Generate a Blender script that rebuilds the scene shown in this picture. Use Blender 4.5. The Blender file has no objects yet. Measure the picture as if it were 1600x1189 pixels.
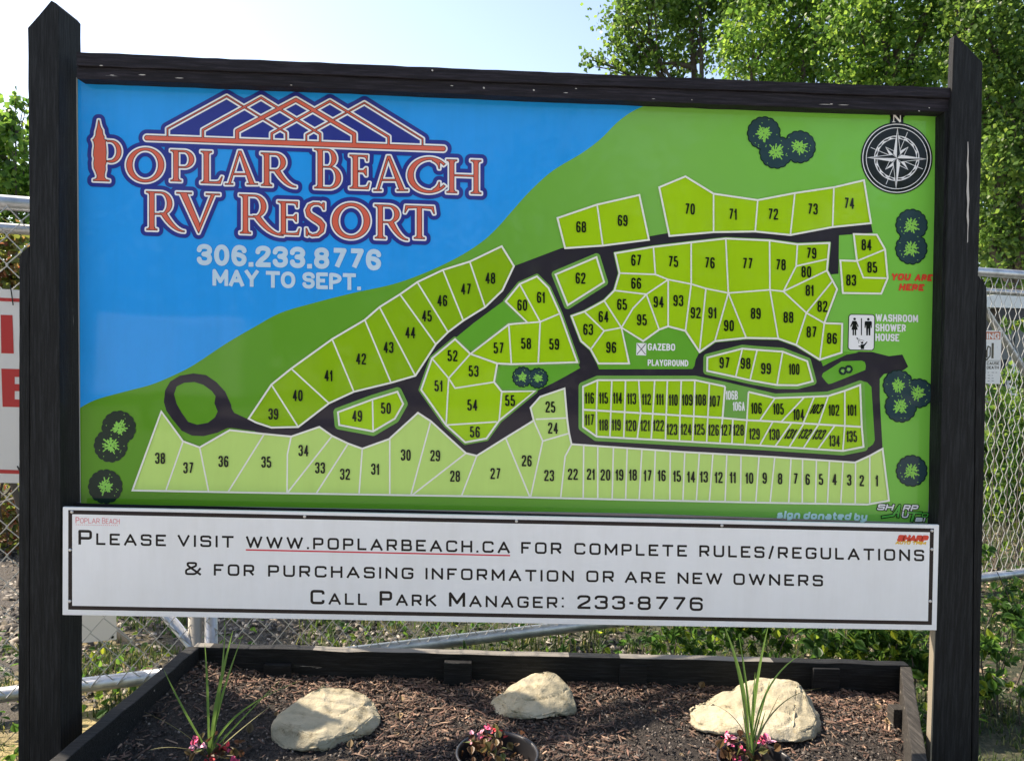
import bpy, bmesh, math, random
import numpy as np
from mathutils import Vector, Matrix, noise
from mathutils.geometry import tessellate_polygon

# ------------------------------------------------------------------ camera, sky, sun, exposure
S = bpy.context.scene
COL = S.collection
S.render.engine = 'CYCLES'
S.cycles.max_bounces = 8
S.cycles.transparent_max_bounces = 12
S.render.resolution_x, S.render.resolution_y = 1024, 760

CAM = np.array([-0.0695, -2.1276, 1.40])
YAW, PITCH, ROLL, FPX = -0.0315, -0.0412, -0.0273, 1190.0
def _rot():
    a, b, c = YAW, PITCH, ROLL
    Rz = np.array([[math.cos(a), -math.sin(a), 0], [math.sin(a), math.cos(a), 0], [0, 0, 1]])
    Rx = np.array([[1, 0, 0], [0, math.cos(b), -math.sin(b)], [0, math.sin(b), math.cos(b)]])
    Ry = np.array([[math.cos(c), 0, math.sin(c)], [0, 1, 0], [-math.sin(c), 0, math.cos(c)]])
    return Rz @ Rx @ Ry
RM = _rot()
cam = bpy.data.cameras.new('camera')
cam.sensor_width = 36; cam.lens = 36 * FPX / 1600
cam.clip_start = 0.05; cam.clip_end = 2000
camo = bpy.data.objects.new('camera', cam); COL.objects.link(camo)
camo.matrix_world = Matrix([[RM[0, 0], RM[0, 2], -RM[0, 1], CAM[0]], [RM[1, 0], RM[1, 2], -RM[1, 1], CAM[1]],
                            [RM[2, 0], RM[2, 2], -RM[2, 1], CAM[2]], [0, 0, 0, 1]])
S.camera = camo

SUN = Vector((-0.62, 0.32, 0.72)).normalized()       # towards the sun: behind the sign, to the left
W = bpy.data.worlds.new('World'); S.world = W; W.use_nodes = True
wn = W.node_tree.nodes; wl = W.node_tree.links
bg = wn['Background']
sky = wn.new('ShaderNodeTexSky'); sky.sky_type = 'NISHITA'; sky.sun_disc = False
sky.sun_elevation = math.asin(SUN.z); sky.sun_rotation = math.atan2(SUN.x, SUN.y)
sky.air_density = 1.0; sky.dust_density = 1.0; sky.ozone_density = 1.0
wl.new(sky.outputs[0], bg.inputs[0]); bg.inputs[1].default_value = 0.13
sl = bpy.data.lights.new('sun', 'SUN'); sl.energy = 4.3; sl.angle = math.radians(0.53); sl.color = (1.0, 0.93, 0.82)
so = bpy.data.objects.new('sun', sl); COL.objects.link(so)
so.rotation_euler = SUN.to_track_quat('Z', 'Y').to_euler()
S.view_settings.view_transform = 'Standard'; S.view_settings.look = 'None'
S.view_settings.gamma = 1.0; S.view_settings.use_curve_mapping = False
S.view_settings.exposure = 1.27
S.view_settings.use_white_balance = True; S.view_settings.white_balance_temperature = 7300; S.view_settings.white_balance_tint = 14

rnd = random.Random(7)
rng = np.random.default_rng(7)

# ------------------------------------------------------------------ geometry of the photograph
def ray(px, py):
    px = np.asarray(px, float); py = np.asarray(py, float)
    d = np.stack([px - 800, np.full_like(px, FPX), 594.5 - py], -1)
    return d @ RM.T
def UY(px, py, y):                       # the point of the plane y seen at (px, py)
    d = ray(px, py); t = (y - CAM[1]) / d[..., 1]
    return CAM + d * t[..., None]
def UZ(px, py, z):
    d = ray(px, py); t = (z - CAM[2]) / d[..., 2]
    return CAM + d * t[..., None]
def V(a): return Vector((float(a[0]), float(a[1]), float(a[2])))

# ------------------------------------------------------------------ objects
def link(name, me, mat=None, parent=None, **pr):
    o = bpy.data.objects.new(name, me); COL.objects.link(o)
    if mat is not None and me is not None:
        for m in (mat if isinstance(mat, (list, tuple)) else [mat]): me.materials.append(m)
    if parent: o.parent = parent
    for k, v in pr.items(): o[k] = v
    return o
def thing(name, label, cat, group=None):
    o = bpy.data.objects.new(name, None); COL.objects.link(o); o.empty_display_size = 0.1
    o['label'] = label; o['category'] = cat
    if group: o['group'] = group
    return o
def mesh_np(name, verts, faces, smooth=False, matidx=None):
    """verts (n,3); faces list of tuples or (m,k) array"""
    me = bpy.data.meshes.new(name)
    verts = np.asarray(verts, np.float32)
    if isinstance(faces, np.ndarray):
        m, k = faces.shape
        me.vertices.add(len(verts)); me.vertices.foreach_set('co', verts.ravel())
        me.loops.add(m * k); me.loops.foreach_set('vertex_index', faces.astype(np.int32).ravel())
        me.polygons.add(m); me.polygons.foreach_set('loop_start', np.arange(0, m * k, k, dtype=np.int32))
        if matidx is not None: me.polygons.foreach_set('material_index', np.asarray(matidx, np.int32))
        me.update(calc_edges=True)
    else:
        me.from_pydata([tuple(map(float, v)) for v in verts], [], faces)
        if matidx is not None: me.polygons.foreach_set('material_index', np.asarray(matidx, np.int32))
        me.update()
    if smooth: me.polygons.foreach_set('use_smooth', [True] * len(me.polygons))
    return me
class MB:
    def __init__(s): s.v = []; s.f = []
    def add(s, vs, fs):
        b = len(s.v); s.v += [tuple(map(float, v)) for v in vs]; s.f += [tuple(b + i for i in f) for f in fs]
    def box(s, c, h, R=None):
        R = R or Matrix.Identity(3); c = Vector(c)
        vs = [c + R @ Vector((sx * h[0], sy * h[1], sz * h[2])) for sx in (-1, 1) for sy in (-1, 1) for sz in (-1, 1)]
        s.add(vs, [(0, 1, 3, 2), (4, 6, 7, 5), (0, 4, 5, 1), (2, 3, 7, 6), (0, 2, 6, 4), (1, 5, 7, 3)])
    def tube(s, pts, r, n=8, caps=True):
        pts = [Vector(p) for p in pts]; rs = r if isinstance(r, (list, tuple)) else [r] * len(pts)
        rings = []; up = None
        for i, p in enumerate(pts):
            t = (pts[min(i + 1, len(pts) - 1)] - pts[max(i - 1, 0)])
            if t.length < 1e-9: t = Vector((0, 0, 1))
            t.normalize()
            if up is None:
                up = Vector((0, 0, 1)) if abs(t.z) < .9 else Vector((0, 1, 0))
            a = t.cross(up)
            if a.length < 1e-6: a = t.cross(Vector((1, 0, 0)))
            a.normalize(); b = a.cross(t); up = b
            rings.append([p + (a * math.cos(2 * math.pi * k / n) + b * math.sin(2 * math.pi * k / n)) * rs[i] for k in range(n)])
        vs = [v for rg in rings for v in rg]; fs = []
        for i in range(len(rings) - 1):
            for k in range(n):
                k2 = (k + 1) % n
                fs.append((i * n + k, i * n + k2, (i + 1) * n + k2, (i + 1) * n + k))
        if caps:
            fs.append(tuple(range(n))); fs.append(tuple(range((len(rings) - 1) * n, len(rings) * n))[::-1])
        s.add(vs, fs)
    def mesh(s, name, smooth=False): return mesh_np(name, np.array(s.v), s.f, smooth)
def fixn(me):
    bm = bmesh.new(); bm.from_mesh(me); bmesh.ops.recalc_face_normals(bm, faces=bm.faces); bm.to_mesh(me); bm.free(); return me
def bevel(me, w, seg=2, angle=0.6):
    bm = bmesh.new(); bm.from_mesh(me)
    bmesh.ops.recalc_face_normals(bm, faces=bm.faces)
    es = [e for e in bm.edges if len(e.link_faces) == 2 and e.calc_face_angle(0) > angle]
    bmesh.ops.bevel(bm, geom=es, offset=w, segments=seg, affect='EDGES', profile=0.6)
    bm.to_mesh(me); bm.free(); return me

# ------------------------------------------------------------------ materials
def s2l(c):
    return tuple(((x / 255) / 12.92 if x / 255 <= .04045 else ((x / 255 + .055) / 1.055) ** 2.4) for x in c)
def ink(r, g, b, k=1.42):                # print colour from how the shaded print reads
    return tuple(min(.88, x * k) for x in s2l((r, g, b)))
MATS = {}
def base_mat(name, color, rough=.6, **kw):
    if name in MATS: return MATS[name]
    m = bpy.data.materials.new(name); m.use_nodes = True
    b = m.node_tree.nodes['Principled BSDF']
    b.inputs['Base Color'].default_value = (*color, 1); b.inputs['Roughness'].default_value = rough
    for k, v in kw.items():
        b.inputs[k.replace('_', ' ')].default_value = v
    MATS[name] = m; return m
def nd(m, t, **kw):
    n = m.node_tree.nodes.new(t)
    for k, v in kw.items():
        if hasattr(n, k): setattr(n, k, v)
        else: n.inputs[k].default_value = v
    return n
def lk(m, a, b): m.node_tree.links.new(a, b)
def bsdf(m): return m.node_tree.nodes['Principled BSDF']
def texco(m, scale=(1, 1, 1), out='Object'):
    tc = nd(m, 'ShaderNodeTexCoord'); mp = nd(m, 'ShaderNodeMapping'); mp.inputs['Scale'].default_value = scale
    lk(m, tc.outputs[out], mp.inputs[0]); return mp.outputs[0]
def ramp(m, src, stops):
    r = nd(m, 'ShaderNodeValToRGB'); e = r.color_ramp.elements
    while len(e) < len(stops): e.new(.5)
    for i, (p, c) in enumerate(stops):
        e[i].position = p; e[i].color = (*c, 1) if len(c) == 3 else c
    lk(m, src, r.inputs[0]); return r.outputs[0]
def bump(m, src, strength=.3, dist=.01):
    b = nd(m, 'ShaderNodeBump'); b.inputs['Strength'].default_value = strength; b.inputs['Distance'].default_value = dist
    lk(m, src, b.inputs['Height']); lk(m, b.outputs[0], bsdf(m).inputs['Normal']); return b
def noise_n(m, co, scale, detail=4, rough=.6):
    n = nd(m, 'ShaderNodeTexNoise'); n.inputs['Scale'].default_value = scale
    n.inputs['Detail'].default_value = detail; n.inputs['Roughness'].default_value = rough
    lk(m, co, n.inputs['Vector']); return n.outputs[0]
def print_mat(name, rgb, k=1.42, rough=.22):
    """gloss laminated vinyl print: tiny waviness of the sheet in the gloss, faint dust"""
    if name in MATS: return MATS[name]
    m = base_mat(name, ink(*rgb, k), .5, Specular_IOR_Level=.06)
    b = bsdf(m); b.inputs['Coat Weight'].default_value = .42; b.inputs['Coat Roughness'].default_value = rough * .2
    co = texco(m)
    n = noise_n(m, co, 2.2, 2); 
    bp = nd(m, 'ShaderNodeBump'); bp.inputs['Strength'].default_value = .12; bp.inputs['Distance'].default_value = .01
    lk(m, n, bp.inputs['Height']); lk(m, bp.outputs[0], b.inputs['Coat Normal'])
    d = noise_n(m, co, 3.0, 6, .65)
    mx = nd(m, 'ShaderNodeMix', data_type='RGBA'); mx.blend_type = 'MULTIPLY'
    mx.inputs['Factor'].default_value = 1
    c = ink(*rgb, k); mx.inputs['A'].default_value = (*c, 1)
    st = noise_n(m, texco(m, (7, 1, .8)), 2.0, 5, .7)
    m2 = nd(m, 'ShaderNodeMix', data_type='RGBA'); m2.blend_type = 'MULTIPLY'; m2.inputs['Factor'].default_value = 1
    lk(m, ramp(m, d, [(.3, (.94, .935, .92)), (.62, (1, 1, 1))]), m2.inputs['A']); lk(m, ramp(m, st, [(.32, (.955, .95, .94)), (.55, (1, 1, 1))]), m2.inputs['B'])
    lk(m, m2.outputs['Result'], mx.inputs['B'])
    lk(m, mx.outputs['Result'], b.inputs['Base Color'])
    return m
def wood_black(name, base=(.010, .011, .012), axis='Z', wear=.5, light=(.35, .33, .31), lo=None):
    m = base_mat(name, base, .7, Specular_IOR_Level=.22)
    sc = {'Z': (26, 26, 1.6), 'X': (1.6, 26, 26), 'Y': (26, 1.6, 26)}[axis]
    g = noise_n(m, texco(m, sc), 6, 6, .7)
    col = ramp(m, g, [(.3, tuple(x * .45 for x in base)), (.5, base), (.62, tuple(x * 2.0 for x in base)), (.75, tuple(x * 1.7 for x in base))])
    w = noise_n(m, texco(m, tuple(x * .5 for x in sc)), 3.2, 9, .62)
    msk = ramp(m, w, [(.715 - wear * .05, (0, 0, 0)), (.735 - wear * .05, (1, 1, 1))])
    mx = nd(m, 'ShaderNodeMix', data_type='RGBA')
    lk(m, msk, mx.inputs['Factor']); lk(m, col, mx.inputs['A']); mx.inputs['B'].default_value = (*light, 1)
    lk(m, mx.outputs['Result'], bsdf(m).inputs['Base Color'])
    bump(m, g, .7, .005)
    return m
# ------------------------------------------------------------------ lettering engine: outlines grown from distance fields
def poly_sd(loops, X, Y):
    d2 = np.full(X.shape, 1e9); ins = np.zeros(X.shape, bool)
    for lp in loops:
        n = len(lp)
        for i in range(n):
            x0, y0 = lp[i]; x1, y1 = lp[(i + 1) % n]
            ex, ey = x1 - x0, y1 - y0; L = ex * ex + ey * ey
            if L < 1e-12: continue
            t = np.clip(((X - x0) * ex + (Y - y0) * ey) / L, 0, 1)
            d2 = np.minimum(d2, (X - x0 - t * ex) ** 2 + (Y - y0 - t * ey) ** 2)
            if y0 != y1:
                c = ((y0 > Y) != (y1 > Y)) & (X < (x1 - x0) * (Y - y0) / (y1 - y0) + x0)
                ins ^= c
    d = np.sqrt(d2); return np.where(ins, -d, d)
def line_sd(pts, w, closed, caps, X, Y):
    h = w / 2; D = np.full(X.shape, 1e9)
    n = len(pts); segs = [(pts[i], pts[(i + 1) % n]) for i in range(n if closed else n - 1)]
    for k, ((x0, y0), (x1, y1)) in enumerate(segs):
        ex, ey = x1 - x0, y1 - y0; L = math.hypot(ex, ey)
        if L < 1e-9: continue
        u = ((X - x0) * ex + (Y - y0) * ey) / L
        t = np.clip(u, 0, L)
        d = np.hypot(X - x0 - t * ex / L, Y - y0 - t * ey / L) - h
        if not closed and not caps:
            if k == 0: d = np.maximum(d, -u)
            if k == len(segs) - 1: d = np.maximum(d, u - L)
        D = np.minimum(D, d)
    return D
def iso(F, x0, y0, st, lvl=0.0):
    """polygons of the region F<lvl on a grid, inner cells merged in rows"""
    G = F - lvl; H, Wd = G.shape
    ins = G < 0
    c = ins[:-1, :-1].astype(int) + ins[:-1, 1:] * 1 + ins[1:, :-1] * 1 + ins[1:, 1:] * 1
    vs, fs = [], []
    for j in range(H - 1):
        row = c[j]
        if not row.any(): continue
        full = np.flatnonzero(np.diff(np.concatenate([[0], (row == 4).astype(int), [0]])))
        for a, b in zip(full[::2], full[1::2]):
            k = len(vs)
            vs += [(x0 + a * st, y0 + j * st), (x0 + b * st, y0 + j * st), (x0 + b * st, y0 + (j + 1) * st), (x0 + a * st, y0 + (j + 1) * st)]
            fs.append((k, k + 1, k + 2, k + 3))
        for i in np.flatnonzero((row > 0) & (row < 4)):
            q = ((i, j), (i + 1, j), (i + 1, j + 1), (i, j + 1)); g = [G[b, a] for a, b in q]
            pl = []
            for m in range(4):
                a, b = q[m], q[(m + 1) % 4]; ga, gb = g[m], g[(m + 1) % 4]
                if ga < 0: pl.append((x0 + a[0] * st, y0 + a[1] * st))
                if (ga < 0) != (gb < 0):
                    t = ga / (ga - gb); pl.append((x0 + (a[0] + (b[0] - a[0]) * t) * st, y0 + (a[1] + (b[1] - a[1]) * t) * st))
            if len(pl) >= 3:
                k = len(vs); vs += pl; fs.append(tuple(range(k, k + len(pl))))
    return vs, fs
def field(prims, pad, st, bbox=None):
    """prims: ('p', loops) filled even-odd, ('l', pts, w, closed, caps)"""
    bb = []
    for p in prims:
        a = np.array([q for lp in p[1] for q in lp]) if p[0] == 'p' else np.array(p[1])
        e = 0 if p[0] == 'p' else p[2] / 2
        bb.append((a[:, 0].min() - e - pad, a[:, 1].min() - e - pad, a[:, 0].max() + e + pad, a[:, 1].max() + e + pad))
    x0 = min(b[0] for b in bb); y0 = min(b[1] for b in bb); x1 = max(b[2] for b in bb); y1 = max(b[3] for b in bb)
    nx = int((x1 - x0) / st) + 2; ny = int((y1 - y0) / st) + 2
    F = np.full((ny, nx), 1e3)
    for p, b in zip(prims, bb):
        i0 = max(0, int((b[0] - x0) / st)); i1 = min(nx, int((b[2] - x0) / st) + 2)
        j0 = max(0, int((b[1] - y0) / st)); j1 = min(ny, int((b[3] - y0) / st) + 2)
        X, Y = np.meshgrid(x0 + np.arange(i0, i1) * st, y0 + np.arange(j0, j1) * st)
        d = poly_sd(p[1], X, Y) if p[0] == 'p' else line_sd(p[1], p[2], p[3], p[4], X, Y)
        F[j0:j1, i0:i1] = np.minimum(F[j0:j1, i0:i1], d)
    return F, x0, y0
class Sheet:
    """flat print in photo pixels, laid onto the plane y"""
    def __init__(s): s.v = []; s.f = []; s.m = []
    def add(s, vs, fs, m=0):
        b = len(s.v); s.v += list(vs); s.f += [tuple(b + i for i in f) for f in fs]; s.m += [m] * len(fs)
    def poly(s, loops, m=0):
        if not isinstance(loops[0][0], (tuple, list)): loops = [loops]
        vs = [q for lp in loops for q in lp]
        tr = tessellate_polygon([[Vector((x, y, 0)) for x, y in lp] for lp in loops])
        s.add(vs, tr, m)
    def ink(s, prims, lvl=0., st=.33, m=0, pad=None):
        F, x0, y0 = field(prims, (abs(lvl) + 1.2) if pad is None else pad, st)
        s.add(*iso(F, x0, y0, st, lvl), m)
    def build(s, name, y, mat, parent, st=0):
        P = UY(np.array([q[0] for q in s.v]), np.array([q[1] for q in s.v]), y)
        me = mesh_np(name, P, s.f, matidx=s.m)
        bm = bmesh.new(); bm.from_mesh(me)
        for f in bm.faces:
            if f.normal.y > 0: f.normal_flip()
        bm.to_mesh(me); bm.free()
        return link(name, me, mat, parent)

# stroke letters: points in a unit box, y up; a third item 1 keeps the corner sharp
GL = {
 'A': (1.08, [([(0, 0), (.5, 1, 1), (1, 0)], 0), ([(.2, .3), (.8, .3)], 0)]),
 'B': (.95, [([(0, 0, 1), (0, 1, 1), (.93, 1), (.93, .52), (0, .52, 1)], 0), ([(0, .52, 1), (1, .52), (1, 0), (0, 0, 1)], 0)]),
 'C': (1, [([(1, .74), (1, 1), (0, 1), (0, 0), (1, 0), (1, .26)], 0)]),
 'D': (1, [([(0, 0, 1), (0, 1, 1), (1, 1), (1, 0)], 1)]),
 'E': (.88, [([(1, 1), (0, 1, 1), (0, 0, 1), (1, 0)], 0), ([(0, .51), (.88, .51)], 0)]),
 'F': (.85, [([(1, 1), (0, 1, 1), (0, 0)], 0), ([(0, .5), (.85, .5)], 0)]),
 'G': (1, [([(1, .76), (1, 1), (0, 1), (0, 0), (1, 0), (1, .48, 1), (.55, .48)], 0)]),
 'H': (.98, [([(0, 0), (0, 1)], 0), ([(1, 0), (1, 1)], 0), ([(0, .52), (1, .52)], 0)]),
 'I': (0, [([(0, 0), (0, 1)], 0)]),
 'J': (.8, [([(1, 1), (1, 0), (0, 0), (0, .25)], 0)]),
 'K': (.95, [([(0, 0), (0, 1)], 0), ([(.95, 1), (.03, .42)], 0), ([(.3, .6), (1, 0)], 0)]),
 'L': (.8, [([(0, 1), (0, 0, 1), (1, 0)], 0)]),
 'M': (1.15, [([(0, 0), (0, 1, 1), (.5, .2, 1), (1, 1, 1), (1, 0)], 0)]),
 'N': (1, [([(0, 0), (0, 1, 1), (1, 0, 1), (1, 1)], 0)]),
 'O': (1.02, [([(0, 0), (0, 1), (1, 1), (1, 0)], 1)]),
 'P': (.93, [([(0, 0), (0, 1, 1), (1, 1), (1, .42), (0, .42)], 0)]),
 'R': (.95, [([(0, 0), (0, 1, 1), (.97, 1), (.97, .44), (0, .44)], 0), ([(.55, .44), (1, 0)], 0)]),
 'S': (.93, [([(1, .76), (1, 1), (0, 1), (0, .53), (1, .53), (1, 0), (0, 0), (0, .24)], 0)]),
 'T': (.98, [([(0, 1), (1, 1)], 0), ([(.5, 1), (.5, 0)], 0)]),
 'U': (.98, [([(0, 1), (0, 0), (1, 0), (1, 1)], 0)]),
 'V': (1, [([(0, 1), (.5, 0, 1), (1, 1)], 0)]),
 'W': (1.45, [([(0, 1), (.25, 0, 1), (.5, .95, 1), (.75, 0, 1), (1, 1)], 0)]),
 'X': (1, [([(0, 0), (1, 1)], 0), ([(0, 1), (1, 0)], 0)]),
 'Y': (1, [([(0, 1), (.5, .45, 1), (1, 1)], 0), ([(.5, .5), (.5, 0)], 0)]),
 'Z': (.92, [([(0, 1), (1, 1, 1), (0, 0, 1), (1, 0)], 0)]),
 '0': (.95, [([(0, 0), (0, 1), (1, 1), (1, 0)], 1)]),
 '1': (.34, [([(0, .76, 1), (.45, .8), (1, 1, 1), (1, 0)], 0)]),
 '2': (.95, [([(0, .74), (0, 1), (1, 1), (1, .6), (.1, .18), (0, 0, 1), (1, 0)], 0)]),
 '3': (.95, [([(0, .76), (0, 1), (1, 1), (1, .53), (.4, .53)], 0), ([(.4, .53), (1, .53), (1, 0), (0, 0), (0, .24)], 0)]),
 '4': (1, [([(.74, 0), (.74, 1, 1), (0, .26, 1), (1, .26)], 0)]),
 '5': (.95, [([(.95, 1), (.08, 1, 1), (.02, .56, 1), (1, .62), (1, 0), (0, 0), (0, .22)], 0)]),
 '6': (.95, [([(1, .78), (1, 1), (0, 1), (0, 0), (1, 0), (1, .58), (0, .58)], 0)]),
 '7': (.95, [([(0, 1), (1, 1, 1), (.3, 0)], 0)]),
 '8': (.95, [([(.03, .53), (.03, 1), (.97, 1), (.97, .53)], 1), ([(0, 0), (0, .53), (1, .53), (1, 0)], 1)]),
 '9': (.95, [([(0, .22), (0, 0), (1, 0), (1, 1), (0, 1), (0, .42), (1, .42)], 0)]),
 '&': (1.05, [([(1, 0), (.12, .76), (.12, 1), (.72, 1), (.72, .74), (0, .36), (0, 0), (.68, 0), (1, .48)], 0)]),
 '-': (.3, [([(0, .48), (1, .48)], 0)]), '/': (.5, [([(0, -.08), (1, 1.08)], 0)]),
 '.': (0, [([(0, -.0), (0, .03)], 0)]), ':': (0, [([(0, .1), (0, .16)], 0), ([(0, .8), (0, .86)], 0)]),
 'a': (.8, [([(.1, .7), (1, .7), (1, 0)], 0), ([(0, 0), (0, .4), (1, .4), (1, 0)], 1)]),
 'b': (.8, [([(0, 1), (0, .7)], 0), ([(0, 0), (0, .7), (1, .7), (1, 0)], 1)]),
 'd': (.8, [([(1, 1), (1, .7)], 0), ([(0, 0), (0, .7), (1, .7), (1, 0)], 1)]),
 'e': (.8, [([(.95, 0), (0, 0), (0, .7), (1, .7), (1, .34), (0, .34)], 0)]),
 'g': (.8, [([(0, 0), (0, .7), (1, .7), (1, 0)], 1), ([(1, .2), (1, -.3), (0, -.3)], 0)]),
 'i': (0, [([(0, 0), (0, .7)], 0), ([(0, .92), (0, 1.03)], 0)]),
 'n': (.8, [([(0, 0), (0, .7), (1, .7), (1, 0)], 0)]), 'o': (.8, [([(0, 0), (0, .7), (1, .7), (1, 0)], 1)]),
 's': (.75, [([(.95, .7), (0, .7), (0, .36), (1, .36), (1, 0), (0, 0)], 0)]),
 't': (.5, [([(.3, 1), (.3, 0), (1, 0)], 0), ([(0, .7), (1, .7)], 0)]),
 'y': (.8, [([(0, .7), (0, 0), (1, 0)], 0), ([(1, .7), (1, -.3), (0, -.3)], 0)]),
}
def rounded(pts, closed, R, maxr):
    n = len(pts); out = []
    for i, p in enumerate(pts):
        q = (p[0], p[1])
        if (not closed and i in (0, n - 1)) or p[2] or R <= 0: out.append(q); continue
        a = pts[i - 1]; b = pts[(i + 1) % n]
        la = math.hypot(a[0] - q[0], a[1] - q[1]); lb = math.hypot(b[0] - q[0], b[1] - q[1])
        fa = .5 if (closed or 0 < i - 1) and not a[2] else .95
        fb = .5 if (closed or i + 1 < n - 1) and not b[2] else .95
        ta = min(la * fa * R, maxr); tb = min(lb * fb * R, maxr)
        if la < 1e-6 or lb < 1e-6: out.append(q); continue
        A = (q[0] + (a[0] - q[0]) * ta / la, q[1] + (a[1] - q[1]) * ta / la)
        B = (q[0] + (b[0] - q[0]) * tb / lb, q[1] + (b[1] - q[1]) * tb / lb)
        for k in range(6):                   # near-circular corner
            t = k / 5; w0, w1, w2 = (1 - t) ** 2, 2 * t * (1 - t) * .78, t * t; sm = w0 + w1 + w2
            out.append(((w0 * A[0] + w1 * q[0] + w2 * B[0]) / sm, (w0 * A[1] + w1 * q[1] + w2 * B[1]) / sm))
    return out
def glyph(ch, x, yb, gw, h, w, R, maxr=1e9, slant=0., slope=0., adv_fix=None):
    """prims of one letter; x = left edge of ink, yb = baseline of ink, gw = ink width"""
    if ch not in GL: return []
    out = []
    sy = h - w; sx = max(gw - w, 0)
    for pts, closed in GL[ch][1]:
        pp = [(x + w / 2 + q[0] * sx, yb - w / 2 - q[1] * sy, q[2] if len(q) > 2 else 0) for q in pts]
        if ch in '.:':
            pp = [(x + w / 2, yb - q[1] * h, 0) for q in pts]
            pp[0] = (pp[0][0], pp[0][1] - 0, 0); pp[1] = (pp[1][0], pp[0][1] - w * (.95), 0)
        rp = rounded(pp, closed, R, maxr)
        rp = [(a + (yb - b) * slant, b + (a - x) * slope) for a, b in rp]
        # ends of straight strokes reach the edge of the ink
        if not closed and ch not in '.:':
            def ext(p, q):
                L = math.hypot(p[0] - q[0], p[1] - q[1]); return (p[0] + (p[0] - q[0]) / L * w * .5, p[1] + (p[1] - q[1]) / L * w * .5)
            src = pts
            def edge(v): return v[0] in (0, 1) or v[1] in (0, 1)
            if edge(src[0]) and len(rp) > 1 and ch not in '1S3256789CGsage'.replace('1', ''): rp[0] = ext(rp[0], rp[1])
            if edge(src[-1]) and ch not in 'S2356789CGPRBsage': rp[-1] = ext(rp[-1], rp[-2])
            if ch in '2s' : rp[-1] = ext(rp[-1], rp[-2])
        out.append(('l', rp, w, bool(closed), False))
    return out
def text(s, x0, x1, yb, h, w, R=.3, maxr=1e9, slant=0., slope=0., gap=.35, wr=1., caps=None):
    """letters fitted between x0 and x1; caps = (height, stroke) of the first letter of small caps"""
    hs = [(caps if (caps and i == 0) else (h, w)) for i in range(len(s))]
    nat = [(GL[c][0] * wr * hs[i][0] if c != ' ' else .5 * h) for i, c in enumerate(s)]
    fixed = sum(hs[i][1] if GL.get(s[i], (1,))[0] == 0 else 0 for i in range(len(s)) if s[i] != ' ')
    gaps = gap * h * (len(s) - 1)
    k = (x1 - x0 - fixed) / (sum(nat) + gaps)
    x = x0; out = []
    for i, c in enumerate(s):
        g = nat[i] * k
        if c != ' ':
            if GL[c][0] == 0: g = hs[i][1]
            out.append(glyph(c, x, yb + slope * (x - x0), g, hs[i][0], hs[i][1], R, maxr, slant, slope))
        x += g + gap * h * k
    return out

# ------------------------------------------------------------------ serif capitals of the title
def arc(cx, cy, rx, ry, a0, a1, n=18):
    return [(cx + rx * math.cos(math.radians(a0 + (a1 - a0) * i / n)), cy - ry * math.sin(math.radians(a0 + (a1 - a0) * i / n))) for i in range(n + 1)]
def bez(p0, p1, p2, n=8):
    return [((1 - t) ** 2 * p0[0] + 2 * t * (1 - t) * p1[0] + t * t * p2[0], (1 - t) ** 2 * p0[1] + 2 * t * (1 - t) * p1[1] + t * t * p2[1]) for t in [i / n for i in range(n + 1)]]
def stem(x0, x1, yt, yb, top=(4.5, 4.5), bot=(4.5, 4.5), th=2.3, br=5):
    p = [('p', [[(x0, yt), (x1, yt), (x1, yb), (x0, yb)]])]
    for (a, b), y, sg in ((top, yt, 1), (bot, yb, -1)):
        if a > 0: p.append(('p', [[(x0 - a, y), (x0 + 1, y)] + [(x0 + 1, y + sg * (th + br))] + bez((x0, y + sg * (th + br)), (x0, y + sg * th), (x0 - a, y + sg * th), 5)]))
        if b > 0: p.append(('p', [[(x1 - 1, y), (x1 + b, y)] + bez((x1 + b, y + sg * th), (x1, y + sg * th), (x1, y + sg * (th + br)), 5) + [(x1 - 1, y + sg * (th + br))]]))
    return p
def bowl(xs, yt, yb, xr, xri, tt=3.0, tb=3.2):
    """a D-shaped bowl open to the stem at xs: outer right xr, inner right xri"""
    cy = (yt + yb) / 2; r = (yb - yt) / 2; kx = xr - (xr - xs) * .62
    o = [(xs, yt)] + arc(kx, cy, xr - kx, r, 90, -90, 20) + [(xs, yb)]
    i = [(xs, yt + tt)] + arc(kx, cy + (tt - tb) / 2, max(xri - kx, 3), r - (tt + tb) / 2, 90, -90, 20) + [(xs, yb - tb)]
    return [('p', [o, i])]
def ring(cx, cy, rx, ry, ix, iy):
    return [('p', [arc(cx, cy, rx, ry, 0, 360, 48)[:-1], arc(cx, cy, ix, iy, 0, 360, 48)[:-1]])]
def legR(x0, y0, x1, yb, w):
    return [('p', [bez((x0, y0), (x0 + (x1 - x0) * .52, yb - 2.5), (x1, yb - 1.2), 8) + [(x1, yb + .8)] + bez((x1, yb + .8), (x0 + (x1 - x0) * .30, yb + 2.2), (x0 - w, y0), 8)[0:]])]
def letA(xa, yt, xl, xr, yb, thin=4.0, thick=8.6):
    p = [('p', [[(xa - 2.2, yt), (xa + 1.5, yt), (xl + thin, yb), (xl, yb)]]),
         ('p', [[(xa - 2.4, yt), (xa + 2.4, yt), (xr, yb), (xr - thick, yb)]])]
    yc = yt + (yb - yt) * .66
    p.append(('p', [[(xa + (xl - xa) * .66, yc), (xa + (xr - xa) * .62, yc), (xa + (xr - xa) * .62, yc + 3), (xa + (xl - xa) * .66, yc + 3)]]))
    p.append(('p', [[(xl - 4.5, yb - 2.2), (xl + 8.5, yb - 2.2), (xl + 8.5, yb), (xl - 4.5, yb)]]))
    p.append(('p', [[(xr - thick - 4.5, yb - 2.2), (xr + 4.5, yb - 2.2), (xr + 4.5, yb), (xr - thick - 4.5, yb)]]))
    return p
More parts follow.
